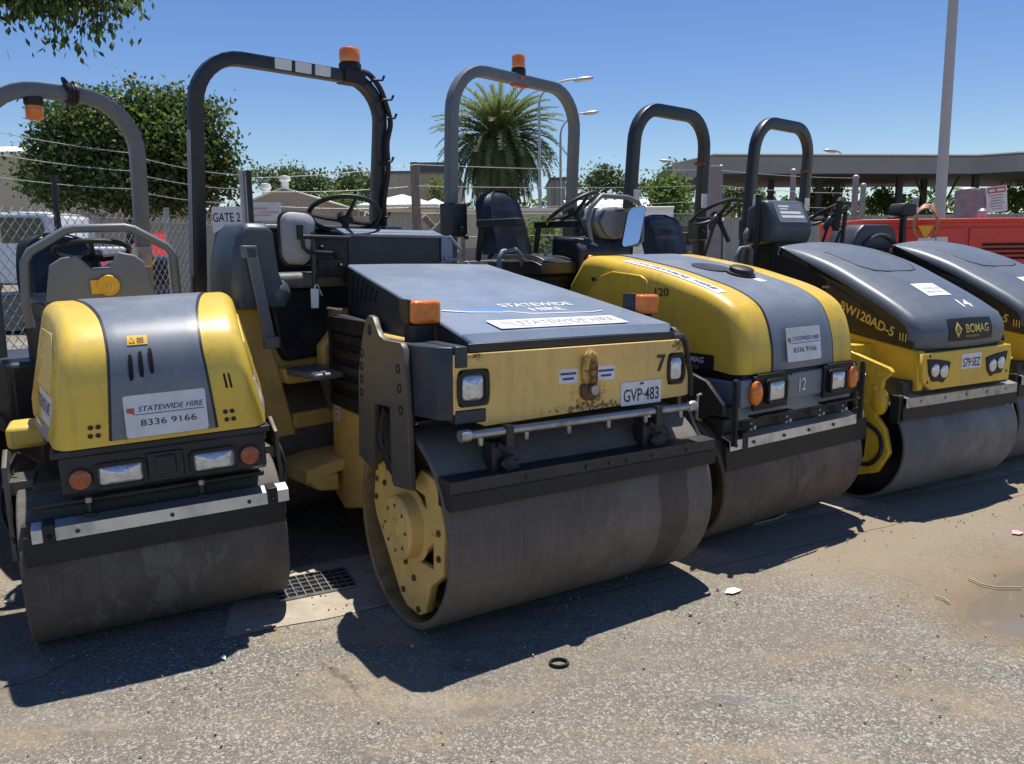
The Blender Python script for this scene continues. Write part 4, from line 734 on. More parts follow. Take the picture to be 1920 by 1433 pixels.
    mb = MB(); mb.prism([(a * 1.25 - .03, 1.665 + b * 1.2) for a, b in P], 'y', 1.195, 1.36); mb.build('dashboard_housing', 'ropsgrey', root, bevel=.03)
    mb = MB(); mb.prism([(.07, 1.77), (.11, 1.77), (.09, 1.74)], 'y', 1.155, 1.159); mb.build('warning_triangle', 'decal', root, smooth=0)
    mb = MB(); mb.tube([(-.20, 1.20, 1.64), (-.24, 1.20, 1.80), (-.22, 1.20, 1.90), (-.12, 1.20, 1.985), (.12, 1.20, 1.98), (.22, 1.20, 1.95), (.26, 1.20, 1.88), (.26, 1.20, 1.68), (.22, 1.20, 1.655), (.10, 1.20, 1.655)], .017, 10); mb.build('grab_rail', 'ropsgrey', root, smooth=60)
    wheel(root, (-.20, 1.42, 1.91), .20, (-.30, .42, .86), 'dark')
    round_lamp(root, (-.29, 1.125, 1.56), .028, 'amber', name='indicator', depth=.02)
    # mirror
    mb = MB(); C_ = Vector((.05, 1.06, 1.775)); ux = Vector((.90, -.38, .20)).normalized(); uy = Vector((.24, 0, .95)).normalized(); nz = ux.cross(uy).normalized()
    rows = [[C_ + ux * a * s_ + uy * b * s_ + nz * dz for a, b in rrect(.135, .28, .035, 4)] for s_, dz in ((.01, -.03), (.8, -.03), (1, -.015), (1, .0), (.97, .006), (.93, .003))]
    mb.grid(rows, 0, True); mir = mb.build('mirror', 'black', root, smooth=50); mb = MB(); mb.add([C_ + ux * a * .94 + uy * b * .95 + nz * .0045 for a, b in rrect(.135, .28, .035, 4)], [tuple(range(20))]); mb.build('mirror_glass', 'mirror', mir, clean=False)
    mb = MB(); mb.tube([C_ + uy * .10 - nz * .02, C_ + uy * .13 - nz * .05, (-.10, 1.20, 1.88)], .008, 6); mb.build('mirror_bracket', 'black', root)
    # ---- rear half
    make_drum(root, R, W, 'drum_brown', 'darksteel', xf=B @ Matrix.Translation((-.10, .85, .05)), n=40)
    mb = MB(); mb.box(-.65, .45, .55, 1.55, .62, 1.15); mb.box(-.50, .30, -.55, .55, .5, .78, 1); mb.build('rear_body', ['yellow', 'darksteel'], root, bevel=.03, xf=B)
    operator_seat(root, B, (-.42, .62, 1.58), .47, .44, arms=True)
    mb = MB(); mb.box(-.62, -.22, .42, .85, 1.12, 1.47); [mb.box(-.63 + .01 * (k % 2), -.21 - .01 * (k % 2), .41, .86, 1.35 + .03 * k, 1.37 + .03 * k) for k in range(4)]; mb.build('seat_suspension', 'black', root, bevel=.012, xf=B)
    mb = MB(); mb.tube([(-.86, .55, 1.15), (-.86, .55, 1.58), (-.83, .55, 1.62), (-.70, .55, 1.63), (-.66, .55, 1.60), (-.62, .55, 1.50)], .016, 8); mb.build('hand_hoop', 'ropsgrey', root, xf=B, smooth=60)
    mb = MB(); mb.tube(arch(-.025, .675, 2.855, .30, .85, 1.20, .05), .038, prof=RSQ, up=(0, 1, 0)); mb.build('roll_bar', 'ropsgrey', root, smooth=50, xf=B)
    for s in (-1, 1):
        mb = MB(); cx = -.025 + s * .675; mb.box(cx - .075, cx + .075, 1.06, 1.18, 1.72, 1.95); bolts(mb, [(cx, 1.06, 1.78), (cx + .05, 1.06, 1.72)], (0, -1, 0), .02, .02); mb.build('fold_joint', 'rops', root, bevel=.012, xf=B)
    mb = MB(); mb.box(-.10, .05, 1.08, 1.12, 2.805, 2.816); mb.box(-.06, -.02, 1.055, 1.0625, 2.845, 2.87); mb.build('label', 'red', root, xf=B)
    beacon(root, (-.03, 1.10, 2.89), .052, .09, 1, xf=B)
    return root

# ---------------------------------------------------------------- dark bonnet over yellow frame
def dark_roller(label, x, y, z, yaw, tilt, rear, number=True):
    root = empty('road_roller', mat4=root_mat(x, y, z, yaw, tilt)); bpy.context.view_layer.update()
    tag(root, label, 'road roller', 'road rollers parked side by side'); B = to_rear(root, *rear)
    R, W = .377, 1.192
    make_drum(root, R, W, 'drum_grey', 'black', n=80)
    H = Hood([(-.335, .985), (-.352, 1.05), (-.345, 1.12), (-.30, 1.20), (-.20, 1.268), (-.07, 1.338), (.12, 1.430), (.32, 1.522), (.52, 1.592), (.70, 1.640), (.84, 1.660)], [(.88, 1.63), (.88, 1.18)], .478, .055, .03, 0.0, n=6); H.crown = .04
    hood = H.body('hood', ['hoodslate', 'olive'], root, side=1)
    mb = MB(); mb.tube([H.pt(-.30, 1.17 + .0, .0)] + [H.pt(a, b, .0) for a, b in [(-.30, 1.0), (-.28, .88), (-.22, .80), (-.12, .77), (.12, .77), (.22, .80), (.28, .88), (.30, 1.0), (.30, 1.17)]], .006, 4); mb.build('hatch_seam', 'black', hood)
    mb = MB(); mb.grid([[H.pt(-.20 + .46 * a / 6, .045 + .145 * b / 4, .004) for b in range(5)] for a in range(7)]); bd = mb.build('badge', 'black', root, smooth=60)
    txt('lettering', 'BOMAG', bd, (0, 0, 0), (1, 0, 0), (0, 1, 0), .052, 'gold', .25, .02, wrap=lambda a, b: H.pt(.085 + a, .095 + b, .006))
    txt('lettering', 'FAYAT GROUP', bd, (0, 0, 0), (1, 0, 0), (0, 1, 0), .014, 'gold', .14, .0, wrap=lambda a, b: H.pt(.03 + a, .066 + b, .006))
    mb = MB(); dm = [(0, .052), (.036, 0), (0, -.052), (-.036, 0)]; di = [(a * .5, b * .5) for a, b in dm]; dk = [(a * .22, b * .22) for a, b in dm]
    f = lambda p: H.pt(-.115 + p[0], .117 + p[1], .006)
    mb.add([f(p) for p in dm + di], [(k, (k + 1) % 4, 4 + (k + 1) % 4, 4 + k) for k in range(4)]); mb.add([f(p) for p in dk], [(0, 1, 2, 3)]); mb.build('emblem', 'gold', bd, smooth=0, clean=False)
    if number:
        txt('fleet_number', '14', root, (0, 0, 0), (1, 0, 0), (0, 1, 0), .075, 'green', .12, .03, wrap=lambda a, b: H.pt(.115 + a, .285 + b, .003))
    mb = MB(); mb.grid([[H.pt(-.12 + .24 * a / 4, .42 + .16 * b / 4, .003) for b in range(5)] for a in range(5)]); sg = mb.build('sign_panel', 'white', root, smooth=60)
    txt('lettering', 'STATEWIDE HIRE', sg, (0, 0, 0), (1, 0, 0), (0, 1, 0), .022, 'greyletter', .19, .005, .2, wrap=lambda a, b: H.pt(.01 + a, .50 + b, .005))
    txt('lettering', '8336 9166', sg, (0, 0, 0), (1, 0, 0), (0, 1, 0), .024, 'greyletter', .16, .0, wrap=lambda a, b: H.pt(.0 + a, .455 + b, .005))
    pass
    for s in (-1, 1):
        xx = s * .462
        mb = MB(); mb.prism([(-.31, .99), (-.30, 1.03), (-.18, 1.09), (.05, 1.235), (.30, 1.36), (.36, 1.385), (.36, 1.10), (.1, 1.055)], 'x', xx, xx + s * .018); sp = mb.build('side_panel', 'olive', root, bevel=.006)
        txt('model_number', 'BW120AD-5', sp, (xx + s * .0195, .06, 1.122), (0, s, 0), (0, 0, 1), .062, 'gold', .42, .022, .25, wrap=lambda a, b, s=s, xx=xx: (xx + s * .0195, (.045 + s * a), 1.135 + (s * a) * .37 + b))
        strips(sp, (xx + s * .018, -.21, 1.055), (0, s, 0), (0, 0, 1), [(q * s * -1, -.008 * abs(q) * 20 + .01, .008, .05) for q in (0, .02, .04)], 'gold', 'stripes', .0015, 0)
        mb = MB(); mb.prism([(.38, 1.16), (.38, 1.40), (.60, 1.50), (.82, 1.58), (.82, 1.20)], 'x', xx, xx + s * .012); mb.build('air_intake', 'hole', root, bevel=.004)
        mb = MB(); mb.box(min(xx, xx + s * .02), max(xx, xx + s * .02), .34, .40, 1.345, 1.36); mb.build('badge', 'greyletter', root)
        mb = MB(); mb.prism([(-.335, .735), (-.335, .980), (.10, 1.045), (.36, 1.09), (.86, 1.17), (.86, .72), (.1, .70)], 'x', s * .40, s * .455); mb.build('side_frame', 'yellow', root, bevel=.012)
        # yoke and hub
        xx = s * .62
        mb = MB(); mb.prism([(.35, 1.04), (.25, 1.06), (.04, .965), (-.26, .885), (-.285, .86), (-.225, .80), (-.215, .72), (-.19, .58), (-.26, .50), (-.30, .36), (-.22, .22), (-.05, .16), (.03, .20), (-.12, .30), (-.13, .45), (-.05, .55), (.0, .70), (.10, .80), (.35, .84)], 'x', xx - .018, xx + .018)
        mb.box(min(xx, s * .45), max(xx, s * .45), .0, .4, .90, 1.0); bolts(mb, [(xx + s * .018, -.19, .84), (xx + s * .018, -.17, .75), (xx + s * .018, -.1, .66), (xx + s * .018, -.05, .88)], (s, 0, 0), .02, .008); yk = mb.build('drum_yoke', 'yellow', root, bevel=.006)
        mb = MB(); mb.ell((xx, -.20, .67), (.035, .06, .09)); mb.build('yoke_cap', 'yellow', yk)
        mb = MB(); mb.tube([(xx + s * .03, -.10, .84), (xx + s * .05, -.12, .83), (xx + s * .05, -.09, .70), (xx + s * .03, -.06, .68)], .009, 6); mb.build('hose_guard', 'steel', root)
        mb = MB(); hose(mb, [(xx, -.02, .80), (xx + s * .05, -.04, .66), (xx + s * .04, -.10, .55), (xx + s * .02, -.22, .47), (xx + s * .03, -.25, .36), (xx + s * .02, -.16, .26), (xx, 0, .25)], .015); hose(mb, [(xx, .05, .75), (xx + s * .04, .02, .58), (xx + s * .04, -.04, .50), (xx, -.02, .40)], .02); mb.lathe([(.15, 0), (.15, .05), (.12, .07), (0, .07)], (xx - s * .06, .02, .377), (s, 0, 0), 24); mb.build('hydraulic_hose', 'black', root)
    # front bumper with lamp clusters and number plate
    fp = plate_mesh('front_bumper', [(-.455, .962), (.455, .970), (.47, .90), (.46, .745), (-.36, .745), (-.44, .80)], [], .03, ((0, -.338, 0), (1, 0, 0), (0, 0, 1)), 'yellow', root, .006)
    for s in (-1, 1):
        P = [(-.42, .935), (-.30, .925), (-.185, .905), (-.205, .82), (-.25, .775), (-.29, .788), (-.36, .79), (-.40, .845)]
        mb = MB(); mb.prism([(-s * a, b + .0) for a, b in P], 'y', -.368, -.350); lc = mb.build('lamp_cluster', 'black', root, bevel=.008)
        for cx in (.345, .255): mb = MB(); mb.lathe([(.040, 0), (.040, .006), (.034, .009), (.02, .012), (0, .013)], (s * cx, -.366, .855 + (.006 if cx > .3 else -.006)), (0, -1, 0), 22); mb.build('headlight', 'headlamp', lc, smooth=60)
    pl = sign(root, (.035, -.356, .895), (1, 0, 0), (0, 0, 1), .205, .098, [('S79·SEZ', 0, -.035, .055, .18, 'ink', .010, 0)], name='number_plate', th=.005)
    mb = MB(); mb.box(-.01, .085, -.3565, -.35, .792, .825); mb.build('tow_slot', 'hole', root)
    for q in [(-.40, -.353, .79), (-.39, -.353, .95), (.43, -.353, .80)]: mb = MB(); bolts(mb, [q], (0, -1, 0), .012, .006); mb.build('bolt', 'darksteel', fp)
    mb = MB(); mb.box(-.55, .55, -.30, .35, .70, .80); mb.box(-.44, .44, -.30, .86, .80, 1.0); mb.build('front_frame', 'darksteel', root, bevel=.01)
    mb = MB(); mb.prism([(-.352, .645), (-.358, .645), (-.358, .705), (-.30, .718), (-.30, .712), (-.352, .70)], 'x', -.585, .575); bolts(mb, [(xx, -.358, .675) for xx in (-.44, -.2, .02, .24, .45)], (0, -1, 0), .010, .006); mb.build('scraper_bar', 'steel', root)
    mb = MB(); mb.prism([(-.335, .565), (-.352, .565), (-.348, .665), (-.335, .665)], 'x', -.60, .60); mb.box(-.63, -.59, -.34, -.28, .55, .72); mb.build('scraper_blade', 'black', root)
    # console
    if number:
        mb = MB(); mb.prism([(1.02, 1.74), (1.02, 1.80), (1.12, 1.975), (1.18, 1.985), (1.32, 1.93), (1.32, 1.64), (1.05, 1.66)], 'x', -.29, .115); mb.build('console', 'slate', root, bevel=.025, seg=3)
        mb = MB(); mb.box(-.22, .06, 1.08, 1.36, 1.1, 1.68); mb.build('console_column', 'black', root, bevel=.02)
        c = Vector((-.085, 1.068, 1.885)); uy_ = Vector((0, .10, .175)).normalized(); sg = sign(root, c, (1, 0, 0), uy_, .30, .17, mat='plastic', name='console_panel'); strips(sg, c, (1, 0, 0), uy_, [(-.05, .055, .11, .014), (-.06, .032, .08, .010), (.0, .0, .22, .022), (.01, -.035, .24, .022)], 'white', 'console_print', .001, .003)
        mb = MB(); mb.tube([(-.32, 1.18, 1.2), (-.33, 1.16, 2.02)], .022, 8); mb.build('console_post', 'black', root)
    else:
        mb = MB(); mb.prism([(-.70, 1.60), (-.62, 1.74), (-.54, 1.80), (-.22, 1.80), (-.15, 1.76), (-.10, 1.60)], 'y', 1.02, 1.30); mb.box(-.5, -.15, 1.05, 1.35, 1.1, 1.62); mb.build('console', 'navy', root, bevel=.025, seg=3)
        mb = MB(); mb.tube([(-.55 + .4 * k / 8, 1.012, 1.64 + .075 * sin(pi * k / 8)) for k in range(9)], .016, 6); mb.build('console_trim', 'slate', root, smooth=60)
        mb = MB(); mb.box(-.075, -.035, 1.0, 1.04, 1.2, 1.87); mb.build('lamp_post', 'black', root); mb = MB(); mb.prism([(-.19, 1.88), (-.175, 1.95), (-.15, 1.975), (.0, 1.97), (.01, 1.88), (-.04, 1.865)], 'y', .94, 1.08); mb.box(-.27, -.10, .97, 1.03, 1.845, 1.862); mb.build('work_lamp', 'black', root, bevel=.015)
        mb = MB(); mb.tube([(-.72, 1.1, 1.6), (-.69, 1.1, 1.9)], .018, 6); mb.tube([(-.80, 1.1, 1.75), (-.76, 1.1, 1.98), (-.72, 1.12, 2.0)], .03, 6); mb.build('control_lever', 'black', root)
    wheel(root, (-.52, 1.42, 1.90), .19, (-.15, .45, .88))
    mb = MB(); mb.tube([(-.60, 1.1, 1.2), (-.60, 1.1, 1.56), (-.56, 1.1, 1.62), (-.47, 1.1, 1.63), (-.44, 1.1, 1.60), (-.44, 1.1, 1.2)], .014, 8); mb.build('hand_hoop', 'ropsgrey', root, smooth=60)
    mb = MB(); mb.ell((-.60, 1.35, 1.82), (.03, .03, .07), rot=Matrix.Rotation(.5, 3, 'Y')); mb.tube([(-.60, 1.35, 1.78), (-.66, 1.4, 1.5)], .012, 6); mb.build('travel_lever', 'vinyl', root)
    # ---- rear half
    make_drum(root, R, W, 'drum_grey', 'black', xf=B @ Matrix.Translation((-.2, .9, .05)), n=40)
    mb = MB(); mb.box(-.75, .30, .60, 1.6, .65, 1.20); mb.box(-.55, .15, -.5, .6, .5, .8, 1); mb.build('rear_body', ['yellow', 'darksteel'], root, bevel=.03, xf=B)
    operator_seat(root, B, (-.52, .72, 1.52), .50, .36, low=True); mb = MB(); mb.box(-.72, -.32, .52, .95, 1.15, 1.42); mb.build('seat_base', 'black', root, bevel=.02, xf=B)
    mb = MB(); mb.tube([(-.24, .48, 1.30), (-.22, .48, 1.55), (-.20, .46, 1.70)], .022, 8); mb.ell((-.20, .46, 1.73), (.03, .03, .06), rot=Matrix.Rotation(.4, 3, 'Y')); mb.build('armrest_lever', 'ropsgrey', root, xf=B)
    A = arch(-.20, .475, 2.735, .27, .9, 1.30, .06, splay=.04)
    mb = MB(); mb.tube(A, .050, prof=[(a * 1.0, b * .75) for a, b in RSQ], up=(0, 1, 0)); mb.build('roll_bar', 'rops', root, smooth=50, xf=B)
    for s in (-1, 1):
        cx = -.20 + s * .465; mb = MB(); mb.box(cx - .03, cx + .03, 1.175, 1.195, 1.98, 2.10); mb.build('label', 'white', root, xf=B)
        mb = MB(); mb.box(cx - .075, cx + .075, 1.19, 1.30, 1.70, 1.88); mb.lathe([(.035, 0), (.035, .03), (0, .03)], (cx, 1.19, 1.80), (0, -1, 0), 10); mb.build('fold_joint', 'rops', root, bevel=.015, xf=B)
    mb = MB(); mb.tube([(.185, 1.16, 2.47), (.185, 1.16, 2.35)], .008, 6); mb.box(.11, .20, 1.13, 1.19, 2.335, 2.36); mb.build('beacon_mount', 'rust', root, xf=B, bevel=.004)
    return root

# ---------------------------------------------------------------- ground
def ground_mat():
    m = bpy.data.materials.new('worn_asphalt'); m.use_nodes = True; nt = m.node_tree; N = nt.nodes; L = nt.links; b = N['Principled BSDF']
    tc = N.new('ShaderNodeTexCoord')
    def noise(scale, detail=6, rough=.6, sc_=(1, 1, 1), rot=0, loc=(0, 0, 0)):
        mp = N.new('ShaderNodeMapping'); mp.inputs['Scale'].default_value = sc_; mp.inputs['Rotation'].default_value = (0, 0, rot); mp.inputs['Location'].default_value = loc; L.new(tc.outputs['Object'], mp.inputs[0])
        n = N.new('ShaderNodeTexNoise'); n.inputs['Scale'].default_value = scale; n.inputs['Detail'].default_value = detail; n.inputs['Roughness'].default_value = rough; L.new(mp.outputs[0], n.inputs['Vector']); return n.outputs['Fac']
    def rng(src, lo, hi, a=0, bb=1):
        r = N.new('ShaderNodeMapRange'); r.inputs[1].default_value = lo; r.inputs[2].default_value = hi; r.inputs[3].default_value = a; r.inputs[4].default_value = bb; L.new(src, r.inputs[0]); return r.outputs[0]
    def mix(f, a, c):
        x = N.new('ShaderNodeMix'); x.data_type = 'RGBA'; L.new(f, x.inputs[0])
        for s_, q in ((6, a), (7, c)):
            if isinstance(q, tuple): x.inputs[s_].default_value = _lin(q)
            else: L.new(q, x.inputs[s_])
        return x.outputs[2]
    def mul(a, c):
        x = N.new('ShaderNodeMath'); x.operation = 'MULTIPLY'; L.new(a, x.inputs[0])
        if isinstance(c, float): x.inputs[1].default_value = c
        else: L.new(c, x.inputs[1])
        return x.outputs[0]
    v = N.new('ShaderNodeTexVoronoi'); v.inputs['Scale'].default_value = 175; L.new(tc.outputs['Object'], v.inputs['Vector'])
    v2 = N.new('ShaderNodeTexVoronoi'); v2.inputs['Scale'].default_value = 95; L.new(tc.outputs['Object'], v2.inputs['Vector'])
    sep = N.new('ShaderNodeSeparateColor'); L.new(v.outputs['Color'], sep.inputs[0]); sep2 = N.new('ShaderNodeSeparateColor'); L.new(v2.outputs['Color'], sep2.inputs[0])
    stone = mix(sep.outputs[0], (.110, .101, .085), (.238, .217, .180))
    stone = mix(rng(sep.outputs[1], .86, .92), stone, (.43, .40, .345))
    stone = mix(mul(rng(sep2.outputs[0], .88, .92), .6), stone, (.44, .415, .37))
    stone = mix(mul(rng(sep2.outputs[1], .84, .90), .55), stone, (.085, .08, .072))
    big = noise(.55, 5, .6, (1, 1.6, 1), .46); dusty = noise(.9, 8, .62, (1, 2.2, 1), .46, (4, 1, 0)); white = noise(1.1, 6, .6, (1, 1.8, 1), .3, (9, 3, 0)); fine = noise(14, 6, .7)
    c = mix(mul(rng(big, .42, .62), .55), stone, (.200, .165, .118))
    c = mix(mul(rng(dusty, .50, .60), mul(rng(fine, .3, .6), .75)), c, (.29, .225, .145))
    c = mix(mul(rng(white, .52, .74), mul(rng(sep.outputs[2], .1, .7), .6)), c, (.39, .37, .345))
    dark = noise(2.2, 6, .65, (1, 2.5, 1), .46, (2, 8, 0)); c = mix(mul(rng(dark, .57, .68), .45), c, (.10, .095, .088))
    vc = N.new('ShaderNodeTexVoronoi'); vc.feature = 'DISTANCE_TO_EDGE'; vc.inputs['Scale'].default_value = .42; wv = N.new('ShaderNodeTexNoise'); wv.inputs['Scale'].default_value = 3.5; wv.inputs['Detail'].default_value = 6; L.new(tc.outputs['Object'], wv.inputs['Vector'])
    wa = N.new('ShaderNodeVectorMath'); wa.operation = 'MULTIPLY_ADD'; L.new(wv.outputs['Color'], wa.inputs[0]); wa.inputs[1].default_value = (.22, .22, 0); L.new(tc.outputs['Object'], wa.inputs[2]); L.new(wa.outputs[0], vc.inputs['Vector'])
    c = mix(mul(rng(vc.outputs['Distance'], .0045, .0015), mul(rng(noise(.8, 3, .5, (1, 1, 1), 0, (5, 5, 0)), .46, .58), .6)), c, (.06, .052, .045))
    oil = noise(1.9, 5, .55, (1, 1, 1), 0, (21, 4, 0)); c = mix(mul(rng(oil, .66, .73), .55), c, (.07, .065, .06))
    rusty = noise(1.6, 5, .6, (1, 1.5, 1), .2, (12, 2, 0)); c = mix(mul(rng(rusty, .60, .70), .4), c, (.26, .15, .085))
    # silt washed along the gutter on the right: position along (x) and across (y) the gutter
    mp = N.new('ShaderNodeMapping'); mp.vector_type = 'TEXTURE'; mp.inputs['Location'].default_value = (GP.x, GP.y, 0); mp.inputs['Rotation'].default_value = (0, 0, atan2(GT.y, GT.x)); L.new(tc.outputs['Object'], mp.inputs[0])
    sx = N.new('ShaderNodeSeparateXYZ'); L.new(mp.outputs[0], sx.inputs[0]); wob = noise(1.3, 6, .6, (1, 1, 1), .4, (3, 7, 0))
    def madd(a, k, bq):
        x = N.new('ShaderNodeMath'); x.operation = 'MULTIPLY_ADD'; L.new(a, x.inputs[0]); x.inputs[1].default_value = k; L.new(bq, x.inputs[2]); return x.outputs[0]
    du = madd(wob, .9, sx.outputs[1]); su = madd(wob, 1.6, sx.outputs[0])
    silt = mul(mul(rng(du, -.72, -.12), rng(su, 2.6, 3.6)), .85); c = mix(silt, c, (.275, .22, .15))
    fan = mul(mul(rng(du, -1.35, -.85), rng(du, -.25, -.6)), mul(rng(su, 3.3, 4.0), .8)); c = mix(fan, c, (.23, .17, .105))
    # shallow puddle lying in the silt at the right
    def absn(a, off, k):
        x = N.new('ShaderNodeMath'); x.operation = 'ADD'; L.new(a, x.inputs[0]); x.inputs[1].default_value = off; y = N.new('ShaderNodeMath'); y.operation = 'MULTIPLY'; L.new(x.outputs[0], y.inputs[0]); y.inputs[1].default_value = k; z = N.new('ShaderNodeMath'); z.operation = 'POWER'; L.new(y.outputs[0], z.inputs[0]); z.inputs[1].default_value = 2.0
        ab = N.new('ShaderNodeMath'); ab.operation = 'ABSOLUTE'; L.new(y.outputs[0], ab.inputs[0]); L.new(ab.outputs[0], z.inputs[0]); return z.outputs[0]
    wob2 = noise(2.4, 4, .5, (1, 1, 1), 0, (8, 1, 0)); rad = N.new('ShaderNodeMath'); rad.operation = 'ADD'; L.new(absn(sx.outputs[0], -3.75, 1.25), rad.inputs[0]); L.new(absn(sx.outputs[1], 1.42, 3.6), rad.inputs[1]); rr_ = madd(wob2, 1.3, rad.outputs[0])
    pud = rng(rr_, 1.72, 1.60); c = mix(mul(rng(rr_, 2.6, 1.7), .6), c, (.155, .118, .075)); c = mix(pud, c, (.19, .155, .115))
    crack = N.new('ShaderNodeMath'); crack.operation = 'COMPARE'; L.new(madd(noise(9, 5, .6), .05, sx.outputs[1]), crack.inputs[0]); crack.inputs[1].default_value = -.32; crack.inputs[2].default_value = .006
    c = mix(mul(crack.outputs[0], mul(rng(su, 1.5, 2.2), .6)), c, (.06, .05, .04))
    L.new(c, b.inputs['Base Color']); L.new(rng(rr_, 1.75, 1.60, .85, .06), b.inputs['Roughness']); b.inputs['Specular IOR Level'].default_value = .3
    bp = N.new('ShaderNodeBump'); bp.inputs['Strength'].default_value = .6; bp.inputs['Distance'].default_value = .004; L.new(rng(rr_, 1.60, 1.8, 0.0, .6), bp.inputs['Strength']); L.new(v.outputs['Distance'], bp.inputs['Height']); L.new(bp.outputs[0], b.inputs['Normal'])
    return m
M['asphalt'] = ground_mat()
M['postgrey_stone'] = pmat('grey_stone_chip', (.22, .20, .18), .9, var=.3, scale=40)
M['greystick'] = pmat('bleached_twig', (.50, .45, .36), .8, var=.2)
M['concrete'] = pmat('gutter_concrete', (.40, .345, .265), .85, var=.18, scale=7, dirt=[((.20, .165, .12), .7, 1.6, .46, .62, (1, 2, 1)), ((.56, .53, .47), .5, 60, .6, .7)], bump=.3, bscale=160)
def axis_pts(a, b, n, c, p=3.0):
    out = []
    for k in range(n + 1):
        t = -1 + 2 * k / n; s = math.copysign(abs(t) ** p, t); out.append(c + (s * (b - c) if s > 0 else -s * (a - c)))
    return out
xs = axis_pts(-700, 700, 90, 0, 4); ys = axis_pts(-60, 1500, 110, 6, 4)
mb = MB(); mb.grid([[(x, y, gz(x, y)) for x in xs] for y in ys]); tag(mb.build('ground', 'asphalt', smooth=60, clean=False), kind='structure')
mb = MB(); rr = random.Random(5); rows = []
for k in range(121):
    s = .0 + 13 * k / 120; wob = .02 * mnoise.noise(Vector((s * 3, 0, 0))) + .012 * mnoise.noise(Vector((s * 11, 4, 0)))
    rows.append([tuple(GP + GT * (s + (.25 * d + .05 * mnoise.noise(Vector((d * 9, 1, 0))) if k == 0 else 0)) + GN * (d + (wob if d < .1 else 0))) + (.004,) for d in (0, .2, .45, .66)])
mb.grid(rows); tag(mb.build('gutter', 'concrete', smooth=60, clean=False), kind='structure')
def gp(px, py):
    d = _F * 1505.25 + _R * (px - 960) - _U * (py - 716.5); return _O + d * (-_O.z / d.z)
# grate over the sump
gm = Matrix.Translation(gp(588, 1098)) @ Matrix.Rotation(atan2(GT.y, GT.x), 4, 'Z')
gm = gm @ Matrix.Diagonal((.74, .78, 1, 1))
g = empty('drain_grate', mat4=gm); tag(g, 'galvanised steel drain grate set in concrete gutter between two rollers', 'drain grate')
mb = MB(); mb.box(-.25, .25, -.17, .17, .0045, .006); mb.build('sump_opening', 'hole', g)
mb = MB(); [mb.box(-.25 + .5 * k / 9 - .003, -.25 + .5 * k / 9 + .003, -.17, .17, .006, .016) for k in range(10)]; [mb.box(-.25, .25, y - .003, y + .003, .0065, .0165) for y in (-.165, -.10, -.035, .035, .10, .165)]; mb.build('bars', 'steel', g, smooth=0)
# shallow puddle on the right
M['puddle'] = pmat('muddy_water', (.23, .20, .17), .08, var=.15, scale=2, spec=.6)
M['wetmud'] = pmat('wet_silt', (.20, .155, .10), .45, var=.2, scale=5, dirt=[((.30, .25, .18), .5, 9, .5, .7)])
def sheet(name, pts, mat, z, kind='structure'):
    P = [gp(*q) for q in pts]; n = len(P); out = []
    for i in range(n):
        for k in range(5):
            t = k / 5; p0, p1, p2, p3 = P[i - 1], P[i], P[(i + 1) % n], P[(i + 2) % n]
            out.append(.5 * (2 * p1 + (p2 - p0) * t + (2 * p0 - 5 * p1 + 4 * p2 - p3) * t * t + (3 * p1 - p0 - 3 * p2 + p3) * t ** 3))
    mb = MB(); mb.add([(p.x, p.y, z) for p in out], [tuple(range(len(out)))]); return tag(mb.build(name, mat, smooth=0), kind=kind)
# loose grit gathered along the gutter edge and round the drums
R_ = random.Random(9); mb = MB()
for k in range(900):
    s_ = R_.uniform(-1.5, 6); d_ = R_.gauss(-.05, .35) if k % 3 else R_.uniform(-1.8, .1); p = GP + GT * s_ + GN * d_; sz = R_.uniform(.0025, .008) * (1.5 if k % 17 == 0 else 1)
    mb.ell((p.x, p.y, .005 + sz * .4), (sz, sz * R_.uniform(.6, 1), sz * .6), 5, 3, rot=Matrix.Rotation(R_.uniform(0, 3), 3, 'Z'), mi=k % 3)
tag(mb.build('grit', ['concrete', 'postgrey_stone', 'greyletter'], smooth=0, clean=False), 'loose grit and small stones along the concrete gutter', 'grit', kind='stuff')
# small litter
def tuft(name, label, cat, pts, r, mat, z=.012):
    mb = MB(); P = [gp(*q) + Vector((0, 0, z)) for q in pts]; mb.tube(P, r, 6); tag(mb.build(name, mat, smooth=60), label, cat)
mb = MB(); c = gp(1048, 1246); mb.tube([c + Vector((.035 * cos(a), .030 * sin(a), .008)) for a in [2 * pi * k / 20 for k in range(20)]], .006, 6, True); tag(mb.build('rubber_ring', 'black', smooth=60), 'small black rubber ring lying on sunlit asphalt in front of big roller', 'ring')
def leaf_bit(name, label, cat, px, py, L_, W_, ang, mat):
    c = gp(px, py); mb = MB(); u = Vector((cos(ang), sin(ang), 0)); w = Vector((-sin(ang), cos(ang), 0))
    mb.add([c + u * a * L_ + w * b * W_ + Vector((0, 0, .006 + h)) for a, b, h in [(-.5, 0, .004), (-.2, .5, .012), (.2, .5, .010), (.5, 0, .002), (.2, -.4, .006), (-.2, -.5, .004)]], [(0, 1, 2, 3, 4, 5)]); tag(mb.build(name, mat, smooth=0, clean=False), label, cat)
leaf_bit('dry_leaf', 'pale dry leaf lying in roller shadow at far left edge', 'leaf', 18, 1131, .05, .02, .4, 'white')
leaf_bit('dry_leaf', 'curled pale leaf on sunlit asphalt below the smaller striped roller', 'leaf', 419, 1238, .035, .015, -.6, 'white')
leaf_bit('plaster_flake', 'crushed white flake on asphalt at edge of gutter beside big drum', 'flake', 1375, 1112, .10, .045, .4, 'white')
leaf_bit('plastic_scrap', 'pale orange scrap on asphalt at right edge of yard', 'scrap', 1908, 1002, .08, .05, .3, 'pinkred')
tuft('twig', 'thin pale curved twig lying beside muddy puddle', 'twig', [(1815, 1088), (1840, 1100), (1870, 1106), (1915, 1106)], .0035, 'greystick')
